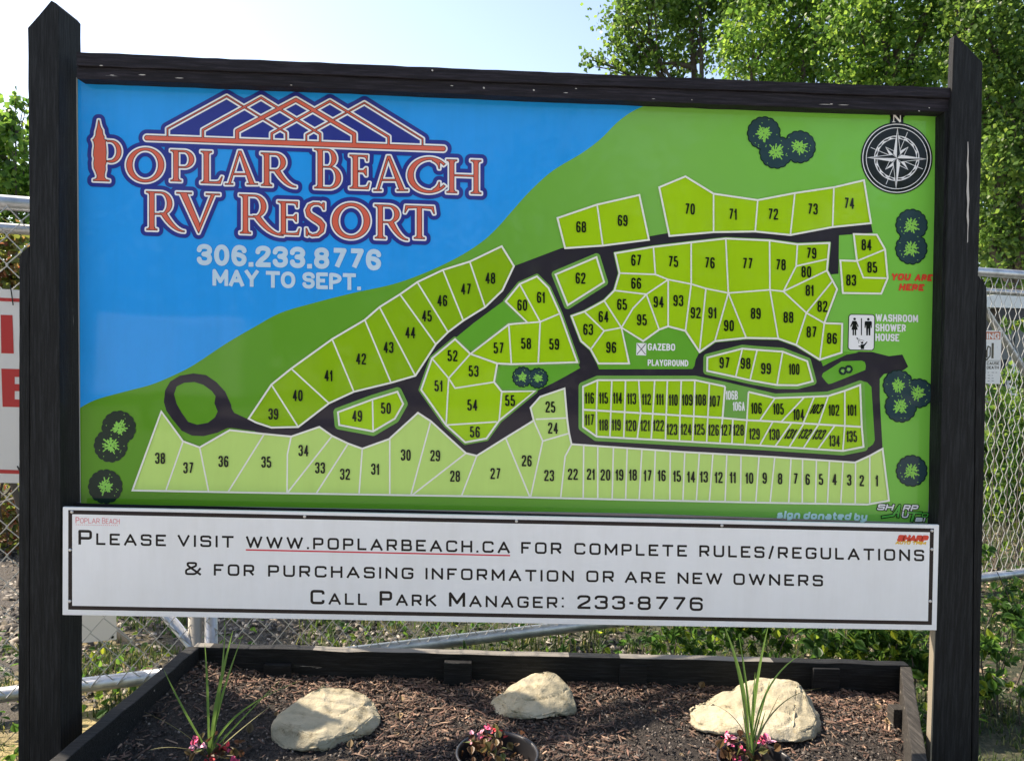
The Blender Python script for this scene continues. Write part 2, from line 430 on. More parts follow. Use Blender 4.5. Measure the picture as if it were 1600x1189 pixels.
def letE(x0, x1, yt, yb, xr):
    p = stem(x0, x1, yt, yb, (5, 0), (5, 0))
    ym = yt + (yb - yt) * .475
    p.append(('p', [[(x0, yt), (xr, yt), (xr - .5, yt + 9.5), (xr - 2.2, yt + 9.5)] + bez((xr - 3, yt + 6), (xr - 4, yt + 3), (xr - 9, yt + 3), 4) + [(x1, yt + 3)]]))
    p.append(('p', [[(x1, ym - 1.4), (xr - 7, ym - 1.6), (xr - 3.4, ym - 5.5), (xr - 1.8, ym - 5.5), (xr - 1.8, ym + 7), (xr - 3.4, ym + 7), (xr - 7, ym + 1.9), (x1, ym + 1.8)]]))
    p.append(('p', [[(x0, yb), (xr + 1, yb), (xr + 3.2, yb - 10.5), (xr + 1.6, yb - 10.8)] + bez((xr - 1, yb - 5), (xr - 3, yb - 3.4), (xr - 9, yb - 3.2), 4) + [(x1, yb - 3.2)]]))
    return p
def truss():
    L = []
    B = lambda x: 215.6 + (x - 228) * (232.6 - 215.6) / (693 - 228)
    for pk, (lx, ly), (rx, ry), w in (((354.2, 151), (261.7, 201.5), (447.3, 208), 2.6), ((408, 153.2), (317, 203.5), (500.3, 209.8), 3.6),
                                      ((462.3, 156.5), (370.5, 205), (553.4, 210), 6.2), ((515.5, 158.6), (424.6, 209), (607.2, 214.2), 3.6),
                                      ((569.3, 161.2), (478.6, 211), (660.2, 217.6), 2.6)):
        L.append(('l', [(lx, B(lx)), (lx, ly), pk, (rx, ry), (rx, B(rx))], w, False, False))
    bar = ('l', [(229.5, B(229.5) + .2), (692.5, B(692.5) + .2)], 8.0, False, True)
    sil = [(261.7, 216), (261.7, 201), (354, 151), (381, 164), (408, 153), (436, 168), (462, 156.5), (490, 171), (515.5, 158.6), (543, 173), (569, 161), (660, 217), (660, 231)]
    return L, bar, ('p', [sil])
def title_prims():
    sl = .036
    def sh(pr, x0):
        out = []
        for p in pr:
            out.append(('p', [[(x, y + sl * (x - x0)) for x, y in lp] for lp in p[1]]))
        return out
    t = []
    tower = [(153.6, 188), (155, 188), (156.2, 194), (157.6, 199), (160.5, 204), (161, 210), (163.3, 214), (162.8, 217.5), (166, 218.5), (165.2, 224), (166, 231), (166.4, 240), (165.8, 247), (166.6, 253),
             (164.8, 259), (165.2, 266), (163.6, 272), (163.4, 277), (166, 280.4), (171.2, 281.8), (171.2, 284), (145.5, 283), (145.5, 281), (150.8, 279), (151.4, 275), (149.4, 269), (146.6, 263), (146, 255), (147, 248),
             (145.6, 243), (146, 236), (147.2, 228), (146.2, 222), (144.4, 218.6), (146.6, 217), (149.3, 212), (149.7, 206), (151.4, 200), (152.6, 194)]
    t.append(('p', [tower]))
    t += [('p', [[(164, 219)] + arc(174, 237.2, 15.8, 17.6, 90, -100, 20) + [(164, 252.4)] + [(168, 251)] + arc(171, 236.6, 11, 14.4, -75, 90, 14) + [(168, 222.4)]])]
    t += ring(227, 258.2, 29.6, 27.2, 20, 22.6)
    t += sh(stem(270.8, 279, 234.6, 284, (4.5, 0)) + bowl(278, 234.6, 262.6, 303.5, 295.2, 3.2, 2.6), 275)
    t += sh(stem(318.2, 326.6, 236.3, 287, (4.5, 4.5), (4.5, 0)) + [('p', [[(322, 287), (344.5, 287), (348, 275.5), (346.2, 275.2)] + bez((343, 281), (341, 283.5), (334, 283.6), 5) + [(324, 283.6)]])], 322)
    t += letA(374.7, 236, 356, 398.5, 289)
    t += sh(stem(412.5, 420.8, 239, 291, (5, 0)) + bowl(420, 239, 267.6, 446.6, 438.3, 3.2, 2.6) + legR(437, 265, 463, 291, 10), 417)
    t += sh(stem(496.2, 504.4, 232.6, 295, (5.5, 0), (5, 0)) + bowl(503, 232.6, 261.6, 526, 518, 3, 2) + bowl(503, 259.6, 295, 533, 524.4, 2.4, 3), 500)
    t += sh(letE(551.2, 559.4, 242.3, 295.5, 574.8), 556)
    t += letA(607.2, 244, 588, 633, 298.8)
    oc = arc(670, 274, 33.4, 28.2, 38, 322, 40); ic = arc(672.5, 274, 26.2, 23.8, 322, 38, 36)
    t.append(('p', [oc + ic]))
    t += [('p', [[(687.6, 249.8), (687.2, 264.4), (685.4, 264.4)] + bez((684, 259), (681, 254), (675, 252), 5) + [(675, 247.2)]]),
          ('p', [[(687.4, 284.6), (687.4, 297.2), (676, 300.4), (676, 296.2)] + bez((676, 296), (683.6, 292.6), (685.4, 284.6), 5)])]
    t += sh(stem(702.2, 709.8, 249.6, 302) + stem(740, 747.6, 249.0, 302) + [('p', [[(708, 272.6), (741, 272.6), (741, 275.6), (708, 275.6)]])], 706)
    # second line
    t += sh(stem(233.2, 241.4, 299.2, 360, (5, 0)) + bowl(240, 299.2, 335.6, 269.3, 260.8, 3, 2.6) + legR(260, 332, 288.5, 360.4, 10.5), 237)
    t += [('p', [[(280.5, 301), (292, 301.4), (312.4, 350), (309.9, 364.7)]]), ('p', [[(330.3, 303), (336.5, 303.2), (310.8, 364.7), (308.4, 360)]]),
          ('p', [[(275.6, 300.4), (299.6, 301.2), (299.6, 303.6), (275.6, 302.8)]]), ('p', [[(321.6, 302.4), (343.6, 303.2), (343.6, 305.6), (321.6, 304.8)]])]
    t += sh(stem(379.4, 387.6, 304, 365.4, (5.5, 0)) + bowl(386, 304, 340, 416.3, 407.8, 3, 2.6) + legR(406, 336.5, 443, 366.2, 10.5), 383)
    t += sh(letE(439, 446.8, 314.6, 367, 465.6), 443)
    Sx = lambda p: p
    sc = [(504.5, 322.5), (498, 318.6), (490, 318.6), (483.5, 322), (480.6, 329), (483, 336), (490, 341), (498, 346), (503.8, 352), (503, 361), (496.5, 367), (488, 368.2), (481.4, 365)]
    sc = [tuple(map(float, q)) for q in sc]
    # thick-and-thin S from a few strokes of changing width
    ws = [3.4, 3.4, 4, 5.4, 6.8, 8.4, 9.6, 9.6, 8, 6.4, 4.6, 3.4, 3.4]
    sm = []
    for i in range(len(sc) - 1):
        for k in range(3):
            tt = k / 3; sm.append(((sc[i][0] * (1 - tt) + sc[i + 1][0] * tt, sc[i][1] * (1 - tt) + sc[i + 1][1] * tt), ws[i] * (1 - tt) + ws[i + 1] * tt))
    for (a, wa), (b, wb) in zip(sm[:-1], sm[1:]): t.append(('l', [a, b], (wa + wb) / 2, False, True))
    t += [('p', [[(504.4, 316.6), (507.4, 317.2), (507.2, 328.4), (505.4, 328.4), (502, 321.6)]]), ('p', [[(477.6, 356.8), (479.4, 356.8), (482.6, 364), (480.4, 369.6), (477.8, 368.6)]])]
    t += ring(548.5, 345.4, 30, 28.2, 19.8, 23)
    t += sh(stem(590.3, 598.2, 320, 373.2, (5, 0)) + bowl(597, 320, 348.4, 624.4, 616.2, 3, 2.6) + legR(615, 346, 637.6, 373.6, 10), 594)
    t += sh(stem(651.3, 659.2, 323.4, 373.6, (0, 0)) + [('p', [[(633.6, 322), (677.6, 322), (679.4, 333.6), (677.6, 333.8), (674, 326.6), (659, 325.6), (651, 325.6), (637.6, 326.6), (633.4, 333.8), (631.8, 333.6)]])], 655)
    return t
# ------------------------------------------------------------------ SIGN
M_post = wood_black('black_painted_wood', axis='Z', wear=.25)
M_rail = wood_black('black_painted_rail', base=(.015, .013, .017), axis='X', wear=.9)
sign = thing('resort_map_sign', 'large black timber framed map sign with blue and green site plan and white banner', 'sign')

def prism(loop, yf, yb, name, mat, parent, bev=.002, rough=0., tilt=None):
    """a board whose face is the traced outline at the plane yf, going back to yb; long edges slightly uneven"""
    pts = []
    n = len(loop)
    for i in range(n):
        a, b = loop[i], loop[(i + 1) % n]
        L = math.hypot(b[0] - a[0], b[1] - a[1]); k = max(1, int(L / 22)) if rough else 1
        for j in range(k):
            t = j / k; q = [a[0] + (b[0] - a[0]) * t, a[1] + (b[1] - a[1]) * t]
            if rough and j: q[0] += rnd.gauss(0, rough); q[1] += rnd.gauss(0, rough)
            pts.append(q)
    P = UY(np.array([p[0] for p in pts]), np.array([p[1] for p in pts]), yf)
    Q = P.copy(); Q[:, 1] = yb
    n = len(pts)
    fs = [tuple(range(n)), tuple(range(2 * n - 1, n - 1, -1))] + [(i, (i + 1) % n, n + (i + 1) % n, n + i) for i in range(n)]
    me = fixn(mesh_np(name, np.vstack([P, Q]), fs))
    if bev: bevel(me, bev, 2, .9 if rough else .5)
    return link(name, me, mat, parent)

def sub(name, parent):
    o = bpy.data.objects.new(name, None); COL.objects.link(o); o.empty_display_size = .05; o.parent = parent; return o
# posts: built down into the ground
post = sub('post', sign)
prism([(46, 1462), (47.2, 600), (45.5, 300), (43, 44), (60, 25), (80, 1), (87, 5), (92, 11), (92, 300), (94, 700), (97, 1462)], -.056, .052, 'post_plank', M_post, post, .002, .25)
prism([(27.5, 1462), (29.6, 700), (29.8, 402), (34, 394), (46, 384), (46.6, 1462)], -.040, .05, 'side_board', M_post, post, .002, .15)
post2 = sub('post', sign)
prism([(1487.4, 138), (1490.5, 57), (1494, 55), (1535.5, 98), (1534, 200), (1529, 420), (1525, 500), (1521, 800), (1517, 1189), (1514, 1480), (1446, 1480), (1458.5, 1100), (1464, 880), (1470, 700), (1476, 480), (1481.5, 300)], -.056, -.034, 'post_plank', M_post, post2, .002, .25)
prism([(1510, 140), (1532, 140), (1526, 500), (1514, 1480), (1500, 1480), (1504, 500)], -.0335, .05, 'post_plank', M_post, post2, .002)
prism([(1465, 860), (1466.5, 700), (1471, 500), (1475.2, 300), (1476.5, 176), (1487.2, 172), (1481, 300), (1475.5, 480), (1469.5, 700), (1467, 860)][::-1], -.046, .03, 'inner_trim', M_post, post2, 0)
prism([(1526.4, 430), (1530, 432), (1541.5, 448), (1542.5, 470), (1540, 620), (1535, 850), (1531, 1050), (1525, 1480), (1515.5, 1480), (1518.5, 1189), (1522.5, 800)], -.036, .05, 'side_board', M_post, post2, .002, .15)
# pale split in the right post
spl = Sheet(); spl.poly([(1511.8, 222), (1512.8, 222), (1513.6, 236), (1513, 252), (1514.2, 268), (1513.6, 290), (1514.6, 312), (1513.2, 330), (1514, 345), (1512.8, 362), (1512.6, 378), (1511.2, 380), (1511.9, 352), (1510.4, 338), (1511.5, 318), (1510.2, 300), (1511.4, 276), (1510.6, 258), (1511.8, 240)])
M_raw = base_mat('bare_split_wood', (.5, .47, .43), .8)
spl.build('wood_split', -.0585, M_raw, post2)
prism([(1461.0, 950), (1462.6, 950), (1460, 1050), (1456, 1180), (1447, 1480), (1444.6, 1480), (1453.4, 1180), (1457.6, 1060)][::-1], -.0575, -.036, 'bare_edge', base_mat('weathered_edge', (.22, .19, .14), .85), post2, 0)
# top rail: two boards
rail = sub('top_rail', sign)
prism([(119.3, 81.5), (450, 96), (800, 110.5), (1200, 127), (1487.2, 137.5), (1486.6, 153.5), (1200, 143), (800, 129.5), (450, 114.5), (119.3, 103)], -.050, .05, 'rail_board', M_rail, rail, .0015, .35)
prism([(119.5, 104.6), (450, 116.2), (800, 131.2), (1200, 144.8), (1486.4, 155.4), (1486, 174.5), (1476, 175.5), (1200, 166.5), (800, 150.5), (450, 135.6), (119.6, 123)], -.043, .04, 'rail_board', M_rail, rail, .002, .22)
prism([(118, 785), (1480, 820), (1480, 880), (118, 850)], -.001, .05, 'bottom_rail', M_rail, sign, .002)
# peeling flecks of paint on the rail
fl = Sheet()
for (x, y, a, b) in [(158, 103, 3, 1), (222, 117.5, 6, 1), (280, 122.5, 7, .8), (175, 118, 4, .7), (675.5, 110.5, 1.6, 1.8), (706, 134.5, 2.5, .8), (756, 138, 1.6, 2), (834, 141.5, 1.6, 1.8), (900, 139, 1.6, 1),
                     (884, 145.5, 4, .6), (1081, 156.5, .8, 1), (1299, 163, 2.5, .8), (1318, 164.5, 9, .6), (1290, 163.6, 11, .5), (455, 133.5, 2, .6), (1021, 155, 3, .5), (1436, 174, 1.5, 1), (1452, 169, 1.2, 1)]:
    fl.poly([(x - a, y), (x - a * .3, y - b), (x + a * .6, y - b * .6), (x + a, y + b * .2), (x + a * .2, y + b * .8)])
fl.build('paint_chip', -.0522, M_raw, rail)['kind'] = 'stuff'

# the map panel
PANEL = [(119, 121.5), (450, 134.6), (800, 149.5), (1200, 165.5), (1475, 175.5), (1467.5, 500), (1449.5, 818), (1000, 803), (125, 788)]
M_board = base_mat('panel_core', (.35, .35, .35), .5)
panel = prism(PANEL, -.0005, .012, 'map_panel', M_board, sign, 0)
def green_mat(name, stops):
    m = print_mat(name, (100, 150, 50))
    b = bsdf(m)
    sx = nd(m, 'ShaderNodeSeparateXYZ'); tc = nd(m, 'ShaderNodeTexCoord'); lk(m, tc.outputs['Object'], sx.inputs[0])
    mr = nd(m, 'ShaderNodeMapRange'); mr.inputs['From Min'].default_value = -1.2; mr.inputs['From Max'].default_value = 1.2
    ad = nd(m, 'ShaderNodeMath', operation='MULTIPLY_ADD'); ad.inputs[1].default_value = .35
    lk(m, sx.outputs[2], ad.inputs[0]); lk(m, sx.outputs[0], ad.inputs[2])
    sb = nd(m, 'ShaderNodeMath', operation='SUBTRACT'); sb.inputs[1].default_value = .5; lk(m, ad.outputs[0], sb.inputs[0])
    lk(m, sb.outputs[0], mr.inputs[0])
    lk(m, ramp(m, mr.outputs[0], stops), b.inputs['Base Color'])
    return m
G = lambda r, g, b, k=1.4: ink(r, g, b, k)
M_green = green_mat('print_green', [(0, G(76, 128, 30)), (.45, G(86, 142, 44)), (.75, G(104, 160, 70)), (1, G(100, 168, 62))])
M_lake = print_mat('print_lake_blue', (0, 134, 208), 1.42)
M_margin = print_mat('print_margin_green', (96, 146, 66))
M_in = print_mat('print_inner_green', (84, 148, 44))
M_road = print_mat('print_road_black', (50, 46, 56), .9)
M_lot = print_mat('print_lot_green', (140, 180, 24))
M_lotd = print_mat('print_lot_deep_green', (118, 158, 22))
M_pale = print_mat('print_lot_pale_green', (164, 194, 104))
M_line = print_mat('print_lot_line', (212, 236, 196))
M_blk = print_mat('print_black', (22, 26, 24), .9)
M_navy = print_mat('print_navy', (36, 46, 120))
M_wht = print_mat('print_white', (226, 222, 232))
M_dark = print_mat('print_dark_outline', (64, 26, 34), .9)
M_red = print_mat('print_coral', (200, 92, 74), 1.3)
M_phone = print_mat('print_pale_grey', (172, 196, 212), 1.3)
M_tree = print_mat('print_tree_slate', (42, 68, 76), 1.0)
M_treed = print_mat('print_tree_edge', (22, 48, 40), .9)
M_reds = print_mat('print_red', (196, 62, 44))
M_inkw = print_mat('print_text_white', (214, 232, 214))

YP = -.0008
def lay(k): return YP - .00018 * k
s = Sheet(); s.poly([(121, 124), (450, 136.8), (800, 151.5), (1200, 167.5), (1473.5, 177.5), (1466, 500), (1449, 817), (1000, 802), (126.5, 787)])
s.build('ground_print', lay(0), M_green, panel)
s = Sheet()
lake = [(121.5, 124.4), (450, 137.2), (800, 151.9), (1022, 161), (1014.5, 163), (989, 174), (964, 192), (939, 217), (908.5, 240), (863, 267.5), (828, 299), (800, 330), (778, 355), (753, 378), (715.5, 402), (665, 426),
        (614.5, 444), (551, 458), (488, 474), (438, 489), (400, 509.5), (353, 537), (303, 570), (270, 587), (236, 601), (202, 610), (151, 624), (125.3, 637), (123.5, 400)]
def smooth(P, n=5):
    out = []
    for i in range(len(P) - 1):
        a, b, c, d = P[max(i - 1, 0)], P[i], P[i + 1], P[min(i + 2, len(P) - 1)]
        for k in range(n):
            t = k / n; out.append(tuple(.5 * (2 * b[j] + (c[j] - a[j]) * t + (2 * a[j] - 5 * b[j] + 4 * c[j] - d[j]) * t * t + (3 * b[j] - a[j] - 3 * c[j] + d[j]) * t ** 3) for j in (0, 1)))
    return out + [P[-1]]
lake = lake[:3] + smooth(lake[3:-1]) + lake[-1:]
s.poly(lake); s.build('lake_print', lay(1), M_lake, panel)
# roads
s = Sheet()
s.ink([('p', [[(340, 600), (352, 622), (366, 645), (388, 655), (420, 662), (466, 662), (512, 624), (560, 604), (611, 590), (640, 575), (680, 520), (740, 470), (786, 438), (803, 416), (840, 402), (877, 388), (900, 384), (1000, 372), (1046, 364),
        (1115, 357), (1301, 349), (1361, 350), (1364, 364), (1311, 368), (1310, 428), (1298, 429), (1288, 420), (1270, 480), (1290, 530), (1285, 572), (1300, 565), (1323, 554), (1342, 549.5), (1363, 550), (1389, 556.6), (1410, 554), (1419, 573), (1411, 579),
        (1381, 584.6), (1374.6, 592), (1374.6, 620), (1379, 702), (1336, 728), (900, 712), (892, 700), (870, 660), (850, 640), (790, 690), (745, 718), (700, 690), (653, 650), (600, 700), (566, 708), (500, 672), (455, 688), (412, 683), (398, 673.6), (361, 668.4), (354, 669), (345, 655), (335, 630)]]), ('p', [[(256, 628), (258, 610), (266, 596), (281, 587), (302, 583.4), (322, 586), (338, 597), (352, 612), (361, 632), (364, 650), (357, 668), (340, 676), (318, 681.4), (300, 680.6), (284, 673), (270, 656), (260, 642)],
              [(272, 616), (276, 604), (288, 598), (304, 597), (318, 601.4), (331, 611), (340.5, 624), (341.4, 640), (336, 652), (325, 660.4), (308, 663.6), (294, 659), (284, 645), (276, 631)]])], 0, .5)
s.build('road_print', lay(2), M_road, panel)
# inner greens and lot margins over the roads
for lp in ([(712, 528), (740, 505), (786, 471), (792, 470), (824, 504), (795, 507), (735, 553)],
           [(772, 597), (777, 568), (799, 569), (902, 566), (906.5, 575), (880, 590), (865, 598), (836, 612), (784, 612)],
           [(923, 546), (930, 562), (936, 577), (1082, 576.5), (1085, 572), (1087, 562), (1093, 550), (1071, 517), (1044, 510), (1030, 515), (1005, 533), (971, 512), (940, 540)],
           [(1129, 600), (1134, 598), (1169, 608), (1172, 650), (1129, 654)],
           [(1281, 561), (1286.5, 572), (1305, 562), (1323, 554), (1341, 551), (1316, 549), (1300, 550)],
           [(1284, 588), (1286, 583), (1310, 568), (1315, 564.6), (1346, 563.5), (1351, 565.5), (1353, 572), (1352, 578), (1300, 599), (1294.5, 600), (1291, 597)],
           [(1340, 596), (1348, 595.6), (1355, 597.6), (1361.6, 604.5), (1366.8, 688), (1364, 694), (1359, 698), (1340, 704)]):
    s = Sheet(); s.poly(lp); s.build('lawn_print', lay(3), M_in, panel)
BL = {
 'island_a': [(528, 644), (582, 624), (621, 612), (630, 631), (617, 654), (583, 674), (530, 664)],
 'island_b': [(868, 429), (932, 402), (944, 441), (887, 477)],
 'island_c': [(1105.2, 558.8), (1160, 544.7), (1183, 546.8), (1223, 549.5), (1261.3, 564.4), (1269.8, 595.8), (1246, 602), (1214, 601.6), (1171.9, 594.2), (1149.5, 589), (1104.8, 579.5)],
 'big': [(911, 604), (934, 594), (1086, 594), (1133, 603.8), (1169.5, 612.3), (1211, 621.9), (1257.3, 620.3), (1294, 618.7), (1320, 610.5), (1344, 601.4), (1346.5, 667), (1349.3, 698), (1317, 704.4), (1187, 696), (932, 682), (911, 667)],
 'c5': [(711, 530), (735, 553), (777, 568), (772, 597), (784, 612), (836, 611), (780, 657), (760, 685), (727, 691), (697, 664), (658, 609), (675, 560)],
 'c6': [(790, 471), (812, 444), (839, 432), (857, 450), (875, 490), (902, 566), (841, 568), (799, 569), (777, 568), (735, 553), (795, 507), (824, 504)],
 'c63': [(961, 396), (1021, 386), (1080, 379), (1134, 373), (1202.5, 376), (1246, 382), (1296, 380), (1292, 423), (1301, 439), (1308, 452), (1288, 505), (1316, 506), (1315, 551), (1281, 562), (1244, 539), (1216, 529), (1166, 528),
         (1117, 533), (1093, 550), (1071, 517), (1044, 510), (1030, 515), (1005, 533), (971, 512), (983, 568), (935, 568), (923, 546), (908, 533), (893, 494), (913, 487), (944, 470), (960, 454), (968, 427)],
 'd39': [(388.6, 654), (424, 601), (455, 576), (519, 530), (570, 500), (593, 480), (625, 460), (652, 441), (692, 422), (734, 409), (784, 385), (803, 416), (785, 454), (758, 480), (724, 501), (700, 519), (681, 538), (649, 587),
         (611, 598), (553, 612), (514, 630), (466, 667), (424, 668), (400, 660)],
 'd68': [(871, 341), (933, 320), (999, 305), (1014, 375), (942, 384), (883, 388)],
 'd70': [(1030, 293), (1071, 276), (1115, 303), (1184, 313), (1242, 302), (1303, 293), (1350, 282), (1361, 349), (1301, 355), (1235, 367.5), (1180, 362), (1115, 363), (1046, 369)],
 'd84': [(1334, 366), (1370, 367), (1383, 390), (1387, 435), (1377, 459), (1317, 458), (1313, 407), (1339, 408)],
}
s = Sheet()
for k, o in (('island_a', 7), ('island_b', 6), ('island_c', 6), ('big', 7), ('c5', 4), ('c6', 4), ('c63', 2.5)): s.ink([('p', [BL[k]])], o, 1.0)
s.build('margin_print', lay(4), M_margin, panel)
s = Sheet()
for k in ('island_a', 'island_b', 'island_c', 'c5', 'c6', 'c63', 'd68', 'd70', 'd84'): s.poly(BL[k])
s.poly([(911, 604), (934, 594), (1086, 594), (1133, 603.8), (1129, 653), (1167, 656.4), (1169.5, 612.3), (1211, 621.9), (1257.3, 620.3), (1294, 618.7), (1320, 610.5), (1344, 601.4), (1346.5, 667), (1349.3, 698), (1317, 704.4), (1187, 696), (932, 682), (911, 667)])
s.build('lots_print', lay(5), M_lot, panel)
s = Sheet(); s.poly(BL['d39']); s.build('lots_print', lay(5), M_lotd, panel)
PALE = [(252, 643), (286, 689.5), (312, 699), (359, 672), (413, 678), (455, 682), (499, 667), (519, 681), (544, 693), (566, 701), (608, 686), (653, 645), (673, 658), (728, 708), (745, 712), (790, 684), (834, 657), (829, 637), (844, 620),
        (882, 607), (886, 653), (889, 676), (893, 694), (1066, 706), (1200, 713.4), (1336, 722.5), (1359, 712), (1379, 701), (1389, 782), (1355, 788), (1200, 785.3), (1000, 781), (800, 776.2), (400, 769.6), (207, 766)]
s = Sheet(); s.poly(PALE); s.build('lots_print', lay(5), M_pale, panel)
# lot lines
CL = lambda k: BL[k] + [BL[k][0]]
LINES = [CL(k) for k in BL if k != 'big'] + [PALE + [PALE[0]],
 [(1133, 603.8), (1086, 594), (934, 594), (911, 604), (911, 667), (932, 682), (1187, 696), (1317, 704.4), (1349.3, 698), (1346.5, 667), (1344, 601.4), (1320, 610.5), (1294, 618.7), (1257.3, 620.3), (1211, 621.9), (1169.5, 612.3)],
 [(911, 640), (1129, 653), (1167, 656.4), (1200, 658), (1346.5, 667)], [(1133, 603.8), (1129, 653)], [(1169.5, 612.3), (1167, 656.4)]]
D = '''424,601,466,667;455,576,514,630;519,530,553,612;570,500,611,598;593,480,649,587;625,460,681,538;652,441,700,519;692,422,724,501;734,409,758,480;582,624,583,674
286,689.5,259,766.6;312,699,326,768;413,678,356,769;455,682,449,710,448.5,770;519,681,449,770;544,693,494,771;566,701,561,772;609,686,609,773;673,658,642,773.4;728,708,644,773.4;745,712,721,775;790,684,828,776.5
837,655,886,653;848,689,889,677;834,657,848,689,829,776.5;893,694,883,713,876,778
912,695.5,911.3,778.5;934,697,934,779;958.5,698.6,956.5,780;980,700,977.5,780.5;1003,701.6,998.6,781;1024,703,1021.3,781.6;1047.3,704.6,1046.6,782;1070,706.2,1067,782.6;1092.7,707.6,1088,783;1114,708.6,1108.4,783.4;1135.6,709.8,1133,784;1157.8,711,1157,784.4;1186,712.6,1181,785
1210.6,714,1203.3,785.4;1236,715.8,1232.3,786;1254,717,1253.5,786.3;1275.7,718.4,1274,786.6;1296,719.8,1293,787;1317.3,721.2,1313.6,787.3;1336.8,722.6,1336.3,787.6;1359,712,1359,788
711,530,735,553;735,553,701,591;675,560,701,591;701,591,697,664;701,591,711,606.5,772,597;697,664,776,659;784,612,780,657
795,507,799,569;844,503,841,568;812,444,844,503;795,507,844,503,875,490;735,553,777,568
933,320,942,384;1115,303,1115,363;1184,313,1180,362;1242,302,1235,367.5;1303,293,1301,355;1339,408,1383,390;1339,408,1349,434,1387,435
1021,386,1024,429;968,427,1024,429;1024,429,1044,437,1080,444,1103,451,1138,458,1203,453,1224,455.5;1080,379,1080,444;1134,373,1138,458;1202.5,376,1203,453;1246,382,1244,416,1293,405;1244,416,1224,455.5;1224,455.5,1292,423
960,454,1010,460;1010,460,1044,437;944,470,971,512;1010,460,989,482,971,512;913,487,944,517;944,517,971,512;944,517,923,546;1010,460,1030,515;1044,437,1044,510;1080,444,1071,517;1103,451,1093,550;1138,458,1117,533;1138,458,1166,528
1203,453,1216,529;1224,455.5,1260,489,1288,505;1260,489,1244,539;1260,489,1301,439;1288,505,1281,562
1160,544.7,1149.5,589;1183,546.8,1171.9,594.2;1223,549.5,1214,601.6
933.5,594,932,641.2,932,682;956,594,954.4,642.6,953,683.2;977.4,594,976,644,974.6,684.4;998,594,1001,645.4,995.6,685.6;1023,594,1020,646.4,1017.5,686.8;1042.8,594,1041,647.8,1039.7,688;1064.5,594,1062.5,649,1061.7,689.2;1085.7,594,1084,650.4,1082,690.4;1108.5,599,1106,651.6,1104,691.6
1129,653,1124.8,692.6;1145,654.4,1143.7,693.8;1167,656.4,1163.4,695;1207.6,658.6,1187,696;1237,660.4,1210.6,698;1256,661.6,1232.8,699.2;1279,663,1255,700.6;1304.7,664.4,1277.7,702;1319.9,665.4,1317,704
1211,621.9,1187,657.2;1257,620.3,1220.7,659;1272.5,619.6,1255,661.4;1294.3,618.7,1279,662.8;1320,610.5,1320,665.4'''
for ln in D.replace('\n', ';').split(';'):
    a = [float(x) for x in ln.split(',')]; LINES.append([(a[i], a[i + 1]) for i in range(0, len(a), 2)])
def strip(sh, pts, w):
    closed = pts[0] == pts[-1]; P = pts[:-1] if closed else pts; n = len(P); L = []; R = []
    for i, p in enumerate(P):
        ds = []
        if closed or i > 0: a = P[i - 1]; ds.append((p[0] - a[0], p[1] - a[1]))
        if closed or i < n - 1: b = P[(i + 1) % n]; ds.append((b[0] - p[0], b[1] - p[1]))
        ns = [(-d[1] / math.hypot(*d), d[0] / math.hypot(*d)) for d in ds]
        m = (sum(q[0] for q in ns), sum(q[1] for q in ns)); l = math.hypot(*m); m = (m[0] / l, m[1] / l)
        k = min(1 / max(m[0] * ns[0][0] + m[1] * ns[0][1], .3), 1.9) * w / 2
        L.append((p[0] + m[0] * k, p[1] + m[1] * k)); R.append((p[0] - m[0] * k, p[1] - m[1] * k))
    vs = L + R; sh.add(vs, [(i, (i + 1) % n, n + (i + 1) % n, n + i) for i in range(n if closed else n - 1)])
V_, F_ = [], []
for i, ln in enumerate(LINES):
    q = Sheet(); strip(q, ln, 2.9 if i < 14 else 2.4)
    P = UY(np.array([a[0] for a in q.v]), np.array([a[1] for a in q.v]), lay(6) - .000012 * (i if i > 13 else 150 + i))
    b = len(V_); V_ += [tuple(p) for p in P]; F_ += [tuple(b + k for k in f) for f in q.f]
me = mesh_np('lot_lines_print', np.array(V_), F_)
link('lot_lines_print', me, M_line, panel)
LN = 17
